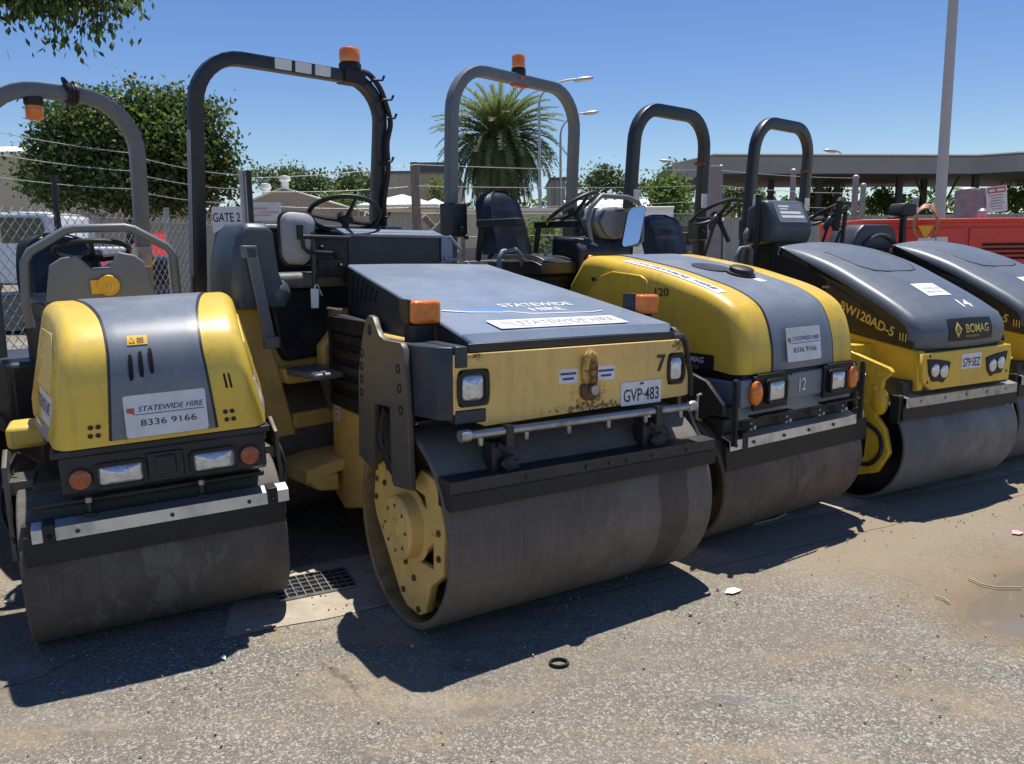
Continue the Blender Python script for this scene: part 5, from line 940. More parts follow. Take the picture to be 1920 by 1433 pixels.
tuft('twig', 'short pale twig lying on asphalt left of puddle', 'twig', [(1752, 1122), (1768, 1126), (1780, 1134)], .0035, 'greystick')
tuft('twig', 'pale bent stick lying under drum of yellow roller with grey stripe', 'twig', [(1412, 987), (1435, 981), (1455, 976), (1474, 966)], .006, 'greyletter')

# ---------------------------------------------------------------- the rollers
def kids(o): return [c for c in bpy.data.objects if c.parent is o]
r1 = small_roller('smallest roller with phone number sign on striped yellow bonnet, beacon hung under its roll bar', -1.621, 3.535, -.012, 26.93, 1.61, (-2.0, 4.29, 45))
bpy.context.view_layer.update()
def copy_tree(o, parent=None):
    c = o.copy(); COL.objects.link(c)
    if parent is not None: c.parent = parent; c.matrix_parent_inverse = o.matrix_parent_inverse.copy()
    for ch in [q for q in ALL if q.parent is o]: copy_tree(ch, c)
    return c
ALL = list(bpy.data.objects)
r0 = copy_tree(r1); r0.matrix_world = root_mat(-3.12, 3.34, 0, 27, 0)
tag(r0, 'roller cut off by left photo edge with only its dark side and black lever showing')
r2 = big_roller('biggest roller with faded yellow front, number 7 and GVP 483 plate, two square amber lamps', .114, 3.745, -.018, 32.83, -1.01, (-.40, 4.54, 44))
r3 = stripe_roller('rounded bright yellow roller with broad grey bonnet stripe and number 12 on its lamp panel', 1.407, 4.691, .004, 34.41, .14, (.913, 5.41, 48))
r4 = dark_roller('roller with sloping dark grey bonnet numbered 14, S79 SEZ plate and clean grey drum', 2.728, 5.372, .002, 28.74, -.25, (2.3, 6.14, 42))
r5 = dark_roller('dark bonneted roller cut off by right photo edge in front of red machine', 3.905, 6.13, .01, 28.74, 0, (3.48, 6.90, 42), number=False)

# ---------------------------------------------------------------- vegetation
def leafmat(name, c, rough=.55):
    m = pmat(name, c, rough, var=.35, scale=1.3); nt = m.node_tree; b = nt.nodes['Principled BSDF']; out = nt.nodes['Material Output']
    tl = nt.nodes.new('ShaderNodeBsdfTranslucent'); tl.inputs[0].default_value = _lin([min(1, c[0] * 1.6), min(1, c[1] * 1.7), c[2] * .9]); ms = nt.nodes.new('ShaderNodeMixShader'); ms.inputs[0].default_value = .35
    nt.links.new(b.outputs[0], ms.inputs[1]); nt.links.new(tl.outputs[0], ms.inputs[2]); nt.links.new(ms.outputs[0], out.inputs[0])
    return m
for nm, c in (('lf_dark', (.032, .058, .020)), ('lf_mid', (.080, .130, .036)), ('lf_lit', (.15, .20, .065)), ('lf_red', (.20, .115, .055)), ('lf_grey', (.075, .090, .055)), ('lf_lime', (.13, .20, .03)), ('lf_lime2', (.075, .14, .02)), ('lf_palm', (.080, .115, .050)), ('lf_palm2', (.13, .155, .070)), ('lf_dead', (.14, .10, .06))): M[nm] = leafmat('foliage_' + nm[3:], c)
M['bark'] = pmat('bark', (.11, .085, .065), .9, var=.35, scale=14, bump=.5)
def crown(name, parent, blobs, n, size, mats, seed=1, twigs=7, hang=0.0, thin=1.0):
    R_ = random.Random(seed); mb = MB(); tot = sum(b[3] * b[4] * b[5] for b in blobs) ** 1.0
    for (cx, cy, cz, rx, ry, rz) in blobs:
        cnt = max(3, int(n * (rx * ry * rz) / tot / twigs))
        for _ in range(cnt):
            while True:
                p = Vector((R_.uniform(-1, 1), R_.uniform(-1, 1), R_.uniform(-1, 1)))
                if .001 < p.length < 1: break
            p = p.normalized() * (p.length ** .42); lim = .82 + .55 * mnoise.noise(p * 2.6 + Vector((cx, cy, cz + seed))); p = p * lim
            tc_ = Vector((cx + p.x * rx, cy + p.y * ry, cz + p.z * rz)); out = (p + Vector((0, 0, .25))).normalized()
            hi = p.z + .5 * p.length
            for _q in range(twigs):
                o = Vector((R_.gauss(0, 1), R_.gauss(0, 1), R_.gauss(0, .8))) * size * 1.5
                c = tc_ + o; s = size * R_.uniform(.55, 1.5)
                d = (out * .6 + Vector((R_.gauss(0, .6), R_.gauss(0, .6), R_.gauss(0, .5) - hang))).normalized()
                w = d.cross(Vector((R_.gauss(0, 1), R_.gauss(0, 1), R_.gauss(0, 1)))).normalized() * s * .32 * thin; nn = d.cross(w).normalized() * s * .06
                mi = R_.choices(range(len(mats)), weights=[m[1] for m in mats])[0]  # leaf tone drawn at random, wherever the leaf sits in the crown
                mb.add([c - d * s * .5, c + w + nn, c + d * s * .5, c - w + nn], [(0, 1, 2, 3)], mi)
    return mb.build(name, [m[0] for m in mats], parent, smooth=0, clean=False)
def tree(name, label, cat, base, blobs, n, size, mats, seed=1, group=None, trunk_r=.18, hang=0., thin=1.0, limbs=True):
    """blobs relative to the base"""
    r = empty(name, base); tag(r, label, cat, group); mb = MB(); R_ = random.Random(seed)
    low = min(b[2] - b[5] for b in blobs); cx = sum(b[0] for b in blobs) / len(blobs); cy = sum(b[1] for b in blobs) / len(blobs); zt = max(b[2] for b in blobs)
    hub_z = max(.3, low + .15 * (zt - low))
    mb.tube([(0, 0, -.1), (.02, 0, hub_z * .5), (cx * .3, cy * .3, hub_z), (cx * .7, cy * .7, (hub_z + zt) / 2), (cx, cy, zt)], [trunk_r * 1.25, trunk_r, trunk_r * .85, trunk_r * .5, trunk_r * .15], 9)
    if limbs:
        for b in blobs:
            s0 = Vector((cx * .3, cy * .3, hub_z)); e = Vector(b[:3]) + Vector((b[3] * R_.uniform(-.4, .4), 0, b[5] * .3)); m_ = s0.lerp(e, .5) + Vector((0, 0, .15 * (e - s0).length))
            mb.tube([s0, m_, e], [trunk_r * .5, trunk_r * .33, trunk_r * .1], 6)
    mb.build('trunk', 'bark', r, smooth=60); crown('crown', r, blobs, n, size, mats, seed, hang=hang, thin=thin); return r
def px_tree(name, label, cat, px, base_z, Y, blobs_px, n, size, mats, seed=1, group=None, trunk_r=.18, **k):
    """blobs given as (px, py, rx, rz) measured at depth Y and rebuilt in metres round the trunk base"""
    b0 = wp(px, 470, Y); base = Vector((b0.x, Y, base_z)); s = Y / 1505.25; out = []
    for bx, by, rx, rz in blobs_px:
        p = wp(bx, by, Y); out.append((p.x - base.x, (hash((bx, by)) % 7 - 3) * .1 * rx * s, p.z - base.z, rx * s, (rx + rz) / 2 * s, rz * s))
    return tree(name, label, cat, base, out, n, size, mats, seed, group, trunk_r, **k)
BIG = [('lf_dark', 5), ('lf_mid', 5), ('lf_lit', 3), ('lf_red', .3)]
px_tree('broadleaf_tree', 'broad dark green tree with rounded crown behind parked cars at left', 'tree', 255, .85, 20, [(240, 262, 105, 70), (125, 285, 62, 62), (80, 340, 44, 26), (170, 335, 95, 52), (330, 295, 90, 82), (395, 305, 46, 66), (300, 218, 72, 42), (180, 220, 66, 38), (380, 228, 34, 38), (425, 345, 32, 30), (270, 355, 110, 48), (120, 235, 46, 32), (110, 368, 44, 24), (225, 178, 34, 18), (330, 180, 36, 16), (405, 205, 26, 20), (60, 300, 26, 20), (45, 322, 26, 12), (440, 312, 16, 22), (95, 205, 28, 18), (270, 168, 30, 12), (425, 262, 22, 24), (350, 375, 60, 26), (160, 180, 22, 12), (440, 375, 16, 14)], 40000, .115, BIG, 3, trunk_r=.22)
# overhanging gum branch, upper left; its trunk stands outside the picture
gb = empty('gum_tree', (-6.2, 5.2, .1)); tag(gb, 'drooping gum tree branch with hanging leaves at upper left corner', 'tree')
def gl(px, py, Y): p = wp(px, py, Y); return (p.x + 6.2, p.y - 5.2, p.z - .1)
mb = MB(); mb.tube([(0, 0, -.1), (.1, .1, 2.2), (.5, .6, 4.2), gl(-60, -150, 7), gl(60, -90, 7), gl(160, -70, 7), gl(260, -40, 7)], [.2, .17, .13, .06, .035, .02, .008], 8)
sprays = [(20, 20, 20, 16), (45, 8, 30, 18), (65, 12, 16, 18), (95, 8, 8, 14), (112, 15, 16, 32), (105, 40, 7, 14), (150, 55, 10, 22), (152, 80, 6, 14), (165, 40, 13, 28), (172, 15, 6, 26), (190, 35, 14, 26), (195, 55, 8, 14), (215, 8, 13, 22), (232, -2, 22, 8), (90, 66, 4, 10), (24, 40, 4, 10), (135, -5, 40, 12), (45, -25, 60, 22), (180, -25, 60, 20), (5, 2, 12, 14)]
for q in sprays: mb.tube([gl(q[0] + 4, q[1] - q[3] - 30, 7), gl(q[0] + 1, q[1] - q[3], 7), gl(q[0], q[1] + q[3] * .5, 7)], [.006, .004, .002], 4)
mb.build('trunk', 'bark', gb, smooth=60)
sc7 = 7 / 1505.25
crown('crown', gb, [(*gl(q[0], q[1], 7), q[2] * sc7, q[2] * sc7 * 1.3, q[3] * sc7) for q in sprays], 2600, .07, [('lf_dark', 4), ('lf_mid', 4), ('lf_lit', 1.2)], 11, twigs=6, hang=1.6, thin=.7)
# date palm
Yp = 55; pb = wp(938, 470, Yp); pm = empty('date_palm', (pb.x, Yp, .95)); tag(pm, 'tall date palm with dense arching fronds seen through grey roll bar', 'palm tree')
cz = wp(938, 262, Yp).z - .95; mb = MB(); mb.tube([(0, 0, -.2), (0, 0, cz * .55), (0, 0, cz * .86), (0, 0, cz)], [.55, .48, .62, .40], 14); mb.build('trunk', 'bark', pm, smooth=60)
Rp = random.Random(21); mb = MB()
for k in range(210):
    az = k * 2.39996; lift = 1.45 - 2.35 * (k / 210) ** .9 + Rp.uniform(-.1, .1); Lf = Rp.uniform(4.1, 5.1) * (.92 if lift > .9 else 1)
    dead = lift < -.62; mi = 2 if dead and Rp.random() < .6 else (1 if lift > .55 or Rp.random() < .3 else 0)  # raised fronds take the paler green: their highlight is put into the colour
    h = Vector((cos(az), sin(az), 0)); pts = []; p = Vector((0, 0, cz)) + h * .25; el = lift
    for s in range(13):
        pts.append(p.copy()); p = p + (h * cos(el) + Vector((0, 0, sin(el)))) * Lf / 12; el -= (.095 + .03 * (lift < .6)) * (1 if el > -1.35 else .1)
    mb.tube(pts, [.035 - .0024 * s for s in range(13)], 4, mi=mi)
    sidev = h.cross(Vector((0, 0, 1)))
    for s in range(2, 12):
        for sub in (0, .33, .66):
            base = pts[s].lerp(pts[s + 1], sub); t = (pts[s + 1] - pts[s]).normalized(); L_ = .62 * (1 - abs((s - 5) / 9)) + .08
            for sg in (-1, 1):
                d = (sidev * sg * .75 + t * .75 + Vector((0, 0, .28 if lift > 0 else -.15)) + Vector((Rp.gauss(0, .12),) * 3)).normalized(); w = t * .075
                mb.add([base - w, base + w, base + d * L_], [(0, 1, 2)], mi)
mb.build('crown', ['lf_palm', 'lf_palm2', 'lf_dead'], pm, smooth=0, clean=False)
# far trees along the skyline
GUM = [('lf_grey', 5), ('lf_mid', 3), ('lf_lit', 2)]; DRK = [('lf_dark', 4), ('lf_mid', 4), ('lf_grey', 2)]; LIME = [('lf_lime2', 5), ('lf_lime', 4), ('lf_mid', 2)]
far = [('gum_tree', 'grey green gum tree with flat open crown beyond gabled shed', 515, 100, [(500, 328, 28, 10), (540, 322, 26, 16), (480, 335, 18, 8), (525, 345, 40, 14)], 1500, .40, GUM),
 ('bushy_tree', 'dark green bushy tree just right of gabled shed roof', 580, 85, [(575, 345, 26, 20), (600, 350, 22, 24), (560, 360, 30, 20)], 1500, .36, DRK),
 ('gum_tree', 'rounded grey green gum tree beyond big roller seat', 655, 95, [(655, 340, 26, 20), (640, 355, 28, 22), (680, 352, 24, 20), (665, 330, 18, 12), (697, 338, 14, 6)], 1900, .38, GUM),
 ('low_tree', 'low bright green tree at yard fence left of dark roll bar leg', 632, 60, [(632, 378, 32, 18), (610, 384, 24, 14), (655, 386, 20, 12)], 1300, .22, LIME),
 ('bushy_tree', 'dark low tree touching tan building beside dark roll bar leg', 705, 90, [(700, 362, 24, 26), (720, 350, 12, 12)], 1000, .36, DRK),
 ('rounded_tree', 'rounded dark crown on skyline between two roll bars right of palm', 1135, 95, [(1135, 338, 32, 20), (1115, 350, 22, 16), (1160, 350, 20, 16), (1130, 325, 20, 10)], 1700, .38, DRK),
 ('gum_tree', 'tall dark gum behind bright green bush right of narrow roll bar', 1275, 90, [(1272, 322, 24, 16), (1290, 335, 20, 18), (1255, 335, 18, 14), (1275, 350, 34, 18)], 1500, .36, DRK),
 ('leafy_tree', 'bright green leafy tree between two narrow roll bar legs', 1252, 34, [(1255, 348, 30, 22), (1235, 372, 28, 24), (1270, 370, 28, 26), (1240, 345, 20, 16), (1250, 392, 38, 22)], 2600, .15, LIME),
 ('leafy_tree', 'bright green bush under canopy left of steel posts', 1545, 48, [(1545, 365, 34, 18), (1520, 375, 24, 18), (1570, 372, 24, 20), (1550, 392, 50, 16)], 1900, .20, LIME),
 ('leafy_tree', 'bright green bush under canopy left of tall light pole', 1660, 48, [(1655, 368, 26, 16), (1635, 380, 24, 14), (1680, 378, 22, 14), (1655, 392, 40, 12)], 1500, .20, LIME),
 ('leafy_tree', 'small green tree under canopy beside white warning board', 1900, 48, [(1900, 370, 24, 22), (1925, 375, 26, 24), (1890, 385, 22, 14)], 1200, .20, LIME),
 ('leafy_tree', 'dull green tree seen through narrow black roll bar', 1385, 60, [(1375, 355, 34, 16), (1350, 365, 24, 14), (1410, 362, 30, 18), (1385, 378, 50, 12)], 1500, .26, GUM),
 ('low_tree', 'dull green low tree beyond white roofs at mid skyline', 1195, 100, [(1190, 352, 30, 10), (1080, 345, 20, 16), (1215, 352, 24, 12)], 900, .36, GUM),
 ('yellowing_tree', 'small yellowing tree at left edge of palm beside tan building', 818, 50, [(818, 350, 14, 16), (825, 370, 16, 16)], 700, .18, [('lf_lime', 3), ('lf_lit', 4), ('lf_dead', 2)])]
for i, (nm, lb, px, Y, bl, n, sz, ms) in enumerate(far): px_tree(nm, lb, 'tree', px, .95, Y, bl, n, sz, ms, 30 + i, trunk_r=.16)
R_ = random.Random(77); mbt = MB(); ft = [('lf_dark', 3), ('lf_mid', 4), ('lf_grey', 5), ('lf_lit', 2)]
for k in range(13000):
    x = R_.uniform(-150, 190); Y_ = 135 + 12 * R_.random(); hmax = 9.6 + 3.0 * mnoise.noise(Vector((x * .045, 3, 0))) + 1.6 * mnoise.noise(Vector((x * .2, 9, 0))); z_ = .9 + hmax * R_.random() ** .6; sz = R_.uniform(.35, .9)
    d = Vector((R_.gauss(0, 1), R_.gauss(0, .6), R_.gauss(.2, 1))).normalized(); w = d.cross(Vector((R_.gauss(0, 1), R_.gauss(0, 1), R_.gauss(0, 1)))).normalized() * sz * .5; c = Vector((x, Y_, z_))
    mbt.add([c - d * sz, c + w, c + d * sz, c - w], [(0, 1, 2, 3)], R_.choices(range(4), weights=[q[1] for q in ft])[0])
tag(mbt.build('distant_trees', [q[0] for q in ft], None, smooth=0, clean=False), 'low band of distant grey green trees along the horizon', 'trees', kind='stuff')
h0 = wp(985, 372, 30); hd = empty('hedge', (h0.x, 30, .9)); tag(hd, 'clipped bright green hedge below palm behind black operator seat', 'hedge'); crown('foliage', hd, [(-1.2 + .6 * k, 0, 1.7, .55, .6, .36) for k in range(5)] + [(-.9 + .6 * k, 0, 1.0, .6, .6, .7) for k in range(4)], 3200, .11, LIME, 5)

# ---------------------------------------------------------------- buildings
M['wall_tan'] = pmat('tan_cladding', (.42, .37, .30), .7, var=.06, scale=2); M['wall_cream'] = pmat('cream_render', (.55, .48, .37), .8, var=.06, scale=2)
M['wall_grey'] = pmat('grey_cladding', (.33, .33, .32), .7, var=.06, scale=2); M['roof_white'] = pmat('white_roof_sheet', (.80, .78, .72), .6, var=.04); M['roof_dark'] = pmat('dark_roof_sheet', (.12, .12, .13), .6, var=.1)
M['fascia'] = pmat('grey_fascia', (.27, .275, .28), .6, var=.06, scale=1); M['soffit'] = pmat('dark_soffit', (.05, .05, .055), .8, var=.1); M['glass'] = pmat('tinted_glass', (.02, .025, .03), .08, var=.1)
M['galv'] = pmat('galvanised_steel', (.40, .41, .42), .5, metal=.5, var=.12, scale=10); M['postgrey'] = pmat('weathered_grey_post', (.28, .27, .28), .8, var=.2, scale=9)
M['polegrey'] = pmat('pale_grey_pole_paint', (.44, .45, .45), .5, var=.06)
M['wood'] = pmat('weathered_timber', (.23, .20, .17), .9, var=.3, scale=6, stretch=(8, 8, 1)); M['wire'] = pmat('fence_wire', (.42, .41, .39), .5, metal=.4, var=.15)
M['carwhite'] = pmat('white_car_paint', (.78, .80, .82), .25, var=.02, coat=.5); M['carred'] = pmat('red_car_paint', (.50, .035, .045), .28, var=.04, coat=.5); M['cardark'] = pmat('dark_car_paint', (.035, .045, .07), .28, var=.04, coat=.5)
M['machine_red'] = pmat('red_machine_paint', (.72, .070, .045), .45, var=.07, dirt=[((.38, .16, .12), .35, 3, .5, .8)]); M['beige'] = pmat('beige_sheet', (.40, .37, .32), .8, var=.08, scale=2)
def ribbed(mb, x0, x1, z0, z1, y, step=.25, d=.02, mi=0):
    n = max(1, int((x1 - x0) / step)); P = []
    for k in range(n):
        a = x0 + (x1 - x0) * k / n; w = (x1 - x0) / n; P += [(a, y), (a + w * .7, y), (a + w * .75, y - d), (a + w * .95, y - d)]
    P.append((x1, y)); mb.grid([[(x, yy, z0) for x, yy in P], [(x, yy, z1) for x, yy in P]], mi)
def shed(name, label, px0, px1, py_eave, Y, depth, gable=None, roof='roof_white', wall='wall_tan', py_ridge=None, rot=0.0, bz=.9, extras=None, eave=.25):
    a, b = wp(px0, py_eave, Y), wp(px1, py_eave, Y); w = b.x - a.x; h = a.z - bz
    r = empty(name, (a.x, Y, bz)); tag(r, label, 'building'); r.rotation_euler.z = rot
    mb = MB()
    if gable:
        rz = wp((px0 + px1) / 2, py_ridge, Y).z - bz
        mb.prism([(0, 0), (w, 0), (w, h), (w * gable, rz), (0, h)], 'y', 0, depth); ribbed(mb, .02, w - .02, 0, h, -.015, .45)
        wl = mb.build('wall', wall, r, smooth=0)
        mb = MB(); e = eave
        for (x0, z0, x1, z1) in ((-e, h - e * (rz - h) / (w * gable), w * gable, rz), (w * gable, rz, w + e, h - e * (rz - h) / (w * (1 - gable)))):
            mb.prism([(x0, z0 + .02), (x1, z1 + .02), (x1, z1 + .12), (x0, z0 + .12)], 'y', -e, depth + e)
        mb.build('roof', roof, r, smooth=0)
    else:
        mb.box(0, w, 0, depth, 0, h); ribbed(mb, .02, w - .02, 0, h - .1, -.02, .5); wl = mb.build('wall', wall, r, smooth=0)
        mb = MB(); mb.box(-e_, w + e_, -e_, depth + e_, h, h + .18) if (e_ := eave) else 0; mb.build('roof', roof, r, smooth=0)
    return r, w, h, wl
r, w, h, wl = shed('gabled_shed', 'tan ribbed shed with low white gabled roof beyond gate sign', 474, 602, 378, 48, 14, gable=.46, py_ridge=355)
mb = MB(); mb.box(w * .22, w * .24, -.03, .0, 0, h * .9); mb.box(w * .48, w * .50, -.03, 0, 0, h * 1.0); mb.box(w * .80, w * .81, -.03, 0, 0, h * .9); mb.build('downpipe', 'roof_dark', r)
for k in range(2):
    mb = MB(); mb.lathe([(.22, 0), (.22, .5), (.36, .55), (.30, .80), (0, .86)], (w * (.05 + .30 * k), 2, h + .35 + .45 * k), 'z', 12); mb.build('roof_vent', 'roof_white', r)
r, w, h, wl = shed('tan_building', 'long tan flat roofed building beyond fence left of palm', 722, 850, 326, 62, 16, roof='roof_dark', eave=.15)
mb = MB(); mb.box(w * .45, w * .95, 1, 6, h + .18, h + .9); mb.build('roof_plant', 'roof_dark', r); mb = MB(); mb.box(.1, w * .5, -.08, -.02, 0, h * .42); mb.build('green_door', pmat('green_door_paint', (.10, .16, .12), .6), r)
r, w, h, wl = shed('grey_building', 'small grey rendered building at right foot of palm', 1034, 1060, 338, 58, 8, roof='roof_dark', wall='wall_grey', eave=.12)
mb = MB(); mb.box(w * .2, w * .24, -.04, .0, 0, h); mb.build('downpipe', 'roof_dark', r)
r, w, h, wl = shed('white_roofed_building', 'long low building with bright white roof between roll bars right of palm', 1085, 1330, 402, 44, 8, wall='wall_grey')
mb = MB(); mb.prism([(-.3, h + .18), (8.3, h + 1.25), (8.3, h + .18)], 'x', -.3, w + .3); mb.build('roof_slope', 'roof_white', r, smooth=0)
for k in range(4): mb = MB(); mb.box(w * (.1 + .22 * k), w * (.1 + .22 * k) + 1.0, -.05, -.02, 1.0, 2.0); mb.build('window', 'glass', r)
r, w, h, wl = shed('cream_building', 'cream rendered building with pale pitched roof at left edge behind tree', -420, 60, 300, 34, 16, wall='wall_cream', roof='roof_white', eave=.3)
mb = MB(); mb.prism([(-.35, h + .18), (16.4, h + 2.6), (16.4, h + .18)], 'x', -.4, w + .4); mb.build('roof_slope', 'roof_white', r, smooth=0)
mb = MB(); mb.box(w - 2.4, w - .6, -.06, -.025, 1.2, 2.3); mb.build('window', 'glass', r); mb = MB(); mb.box(-.1, w + .05, -.07, -.025, .95, 1.10); mb.build('sill_band', 'roof_dark', r)
# tent-like white roofs near the timber post
c = wp(770, 385, 40)
for k, (px, wd) in enumerate(((755, 1.9), (805, 1.2))):
    c = wp(px, 388, 40); r = empty('white_canopy', (c.x, 40 + k * 3, .9)); tag(r, 'white pointed shade canopy beyond timber post, ' + ('larger left one' if k == 0 else 'smaller right one'), 'canopy', 'white shade canopies'); hz = c.z - .9; mb = MB()
    mb.add([(-wd, -wd, hz), (wd, -wd, hz), (wd, wd, hz), (-wd, wd, hz), (0, 0, hz + .6)], [(0, 1, 4), (1, 2, 4), (2, 3, 4), (3, 0, 4)]); mb.add([(-wd, -wd, hz - .15), (wd, -wd, hz - .15), (wd, wd, hz - .15), (-wd, wd, hz - .15), (-wd, -wd, hz), (wd, -wd, hz), (wd, wd, hz), (-wd, wd, hz)], [(k_, (k_ + 1) % 4, 4 + (k_ + 1) % 4, 4 + k_) for k_ in range(4)]); mb.build('fabric', 'roof_white', r, smooth=0)
    mb = MB(); [mb.box(sx * (wd - .08) - .04, sx * (wd - .08) + .04, sy * (wd - .08) - .04, sy * (wd - .08) + .04, 0, hz - .02) for sx in (-1, 1) for sy in (-1, 1)]; mb.build('frame', 'galv', r)
# long grey forecourt canopy at right
a = wp(1340, 326, 40); t0 = wp(1340, 292, 40); bx = wp(1835, 350, 41.5); hz0, hz1 = a.z - .9, t0.z - .9
cn = empty('forecourt_canopy', (a.x, 40, .9)); tag(cn, 'long flat grey service station canopy on dark columns at right', 'canopy'); L1 = bx.x - a.x
mb = MB(); mb.prism([(0, 0), (-1.25, 4.2), (-1.2, 9), (L1 + 12, 12), (L1 + 12, 1.6), (L1 + 1.3, .9), (L1, 1.9)], 'z', hz0 + .05, hz1 - .02); mb.build('roof', 'soffit', cn, smooth=0)
mb = MB(); P = [(-1.25, 4.2), (0, 0), (L1 - .1, 1.75), (L1 + 1.4, .75), (L1 + 13, 1.5)]
mb.grid([[(x, y - .06, hz0) for x, y in P], [(x, y - .06, hz1) for x, y in P]]); mb.grid([[(x, y - .06, hz1) for x, y in P], [(x + .1, y + .3, hz1) for x, y in P]]); mb.build('fascia', 'fascia', cn, smooth=0)
mb = MB(); mb.tube([(x, y - .08, hz1 + .02) for x, y in P], .07, 4); mb.build('capping', 'roof_dark', cn)
for x, y in [(1.0, 3.0), (4.4, 5.2), (6.2, 3.0), (8.2, 5.6), (10.6, 3.4), (13.2, 6), (14.6, 3.4)]: mb = MB(); mb.box(x - .14, x + .14, y - .14, y + .14, 0, hz0 + .06); mb.build('column', 'soffit', cn)
mb = MB(); mb.tube([(11.3, 3.2, hz0), (12.6, 3.2, hz0 - 2.8)], .06, 6); mb.tube([(13.6, 3.2, hz0), (12.3, 3.2, hz0 - 2.8)], .06, 6); mb.tube([(11.3, 3.2, hz0 - 1.9), (13.6, 3.2, hz0 - 1.9)], .05, 6); mb.build('brace', 'soffit', cn)
mb = MB(); mb.box(-1, L1 + 12, 8.2, 8.4, 0, 1.9); mb.build('back_wall', 'wall_grey', cn)
# boundary fences behind the yard
def panel_fence(name, label, x0, x1, Y, z0, zt, mat, step=2.4):
    r = empty(name, (x0, Y, z0)); tag(r, label, 'fence'); mb = MB(); ribbed(mb, 0, x1 - x0, 0, zt - z0, 0, .3, .03); mb.grid([[(0, .03, 0), (x1 - x0, .03, 0)], [(0, .03, zt - z0), (x1 - x0, .03, zt - z0)]]); mb.build('sheet_panel', mat, r, smooth=0, clean=False)
    n = int((x1 - x0) / step)
    for k in range(n + 1): mb = MB(); x = (x1 - x0) * k / n; mb.box(x - .04, x + .04, -.06, .04, 0, zt - z0 + .04); mb.build('post', mat, r)
    mb = MB(); mb.box(0, x1 - x0, -.05, .05, zt - z0, zt - z0 + .05); mb.build('top_rail', mat, r)
p0, p1 = wp(560, 410, 27), wp(842, 402, 27)
panel_fence('sheet_fence', 'beige sheet metal fence behind the yard left of palm', p0.x, p1.x, 27, .85, p0.z, 'beige')
p1 = wp(1360, 400, 30)
panel_fence('sheet_fence', 'low grey sheet fence beyond steel posts behind red machine', p1.x, 24, 30, .9, 2.75, 'wall_grey')
q0, q1 = wp(845, 392, 34), wp(1062, 392, 34); bw = empty('boundary_wall', (q0.x, 34, .9)); tag(bw, 'low cream rendered wall with darker plinth below palm', 'wall'); mb = MB(); mb.box(0, q1.x - q0.x, 0, .2, 0, q0.z - .9 - .12); mb.build('wall', 'wall_cream', bw)
mb = MB(); mb.box(-.05, q1.x - q0.x + .05, -.05, .25, q0.z - 1.02, q0.z - .9); mb.build('coping', 'roof_white', bw); mb = MB(); mb.box(0, q1.x - q0.x, -.03, 0, 0, .9); mb.build('plinth', 'postgrey', bw)
R9 = random.Random(4)
for k, (px, Yk, wk, hk_) in enumerate(((862, 15, .9, .75), (905, 17, .7, .5), (1075, 16, 1.0, .6), (1130, 19, 1.2, .9))):
    c = wp(px, 450, Yk); st = empty('pallet_stack', (c.x, Yk, gz(c.x, Yk))); tag(st, 'stack of grey timber pallets on far yard, ' + ('below roll bar joint left of black seat', 'half hidden behind black seat back', 'behind steering wheel of striped roller', 'between mirror and first narrow roll bar')[k], 'pallets', 'pallet stacks on the far yard')
    for j in range(int(hk_ / .14)):
        mb = MB(); a_ = R9.uniform(-.04, .04); [mb.box(-wk / 2 + a_ + wk * q / 6, -wk / 2 + a_ + wk * (q + .7) / 6, -.5, .5, j * .14 + .10, j * .14 + .13) for q in range(6)]; [mb.box(-wk / 2 + a_, wk / 2 + a_, y_, y_ + .08, j * .14, j * .14 + .10) for y_ in (-.5, -.04, .42)]; mb.build('pallet', 'wood', st, smooth=0)
vt = empty('box_trailer', (wp(1180, 440, 24).x, 24, .85)); tag(vt, 'white enclosed box trailer parked beyond fence right of first narrow roll bar leg', 'trailer'); mb = MB(); mb.box(-1.3, 1.3, 0, 1.8, .5, 2.0); mb.build('body', 'carwhite', vt, bevel=.05); mb = MB(); mb.box(-1.32, 1.32, -.02, 1.82, 1.97, 2.05); mb.build('roof', 'roof_white', vt, bevel=.03)
for x in (-.45, .35): mb = MB(); mb.lathe([(0, -.1), (.3, -.1), (.33, 0), (.3, .1), (0, .1)], (x, .05, .33), 'y', 18); mb.build('wheel', 'black', vt, smooth=40)
mb = MB(); mb.tube([(-1.3, .9, .5), (-2.3, .9, .45)], .05, 6); mb.build('drawbar', 'darksteel', vt)
panel_fence('sheet_fence', 'dark sheet fence behind parked cars at left', -22, -7.4, 24.5, .85, 2.9, 'wall_tan')

# ---------------------------------------------------------------- street lamps and light pole
def street_lamp(label, px, py_top, Y, head_px, head_py, bz=.9):
    t, hd_ = wp(px, py_top, Y), wp(head_px, head_py, Y); r = empty('street_lamp', (t.x, Y, bz)); tag(r, label, 'street lamp', 'street lamps beyond the yard'); H_ = t.z - bz; dx = hd_.x - t.x; dz = hd_.z - t.z
    mb = MB(); mb.tube([(0, 0, 0), (0, 0, H_)] + [(dx * (1 - cos(q)), 0, H_ + dz * sin(q)) for q in [pi / 2 * k / 8 for k in range(1, 9)]], [.11, .07] + [.055] * 8, 8); mb.build('pole', 'galv', r, smooth=60)
    sg = 1 if dx > 0 else -1; mb = MB(); mb.ell((dx + sg * .35, 0, H_ + dz), (.55, .2, .13), 14, 8, rot=Matrix.Rotation(-sg * .12, 3, 'Y')); mb.build('lamp_head', 'galv', r, smooth=80)
street_lamp('tallest street lamp, curving right at top of grey roll bar', 1011, 195, 45, 1082, 149); street_lamp('second street lamp just right of palm, curving right under the taller one', 1051, 255, 55, 1098, 212)
street_lamp('short curved street lamp rising above grey canopy roof', 1581, 305, 62, 1566, 283); street_lamp('distant street lamp head above dark gum between roll bars', 1268, 320, 70, 1256, 302)
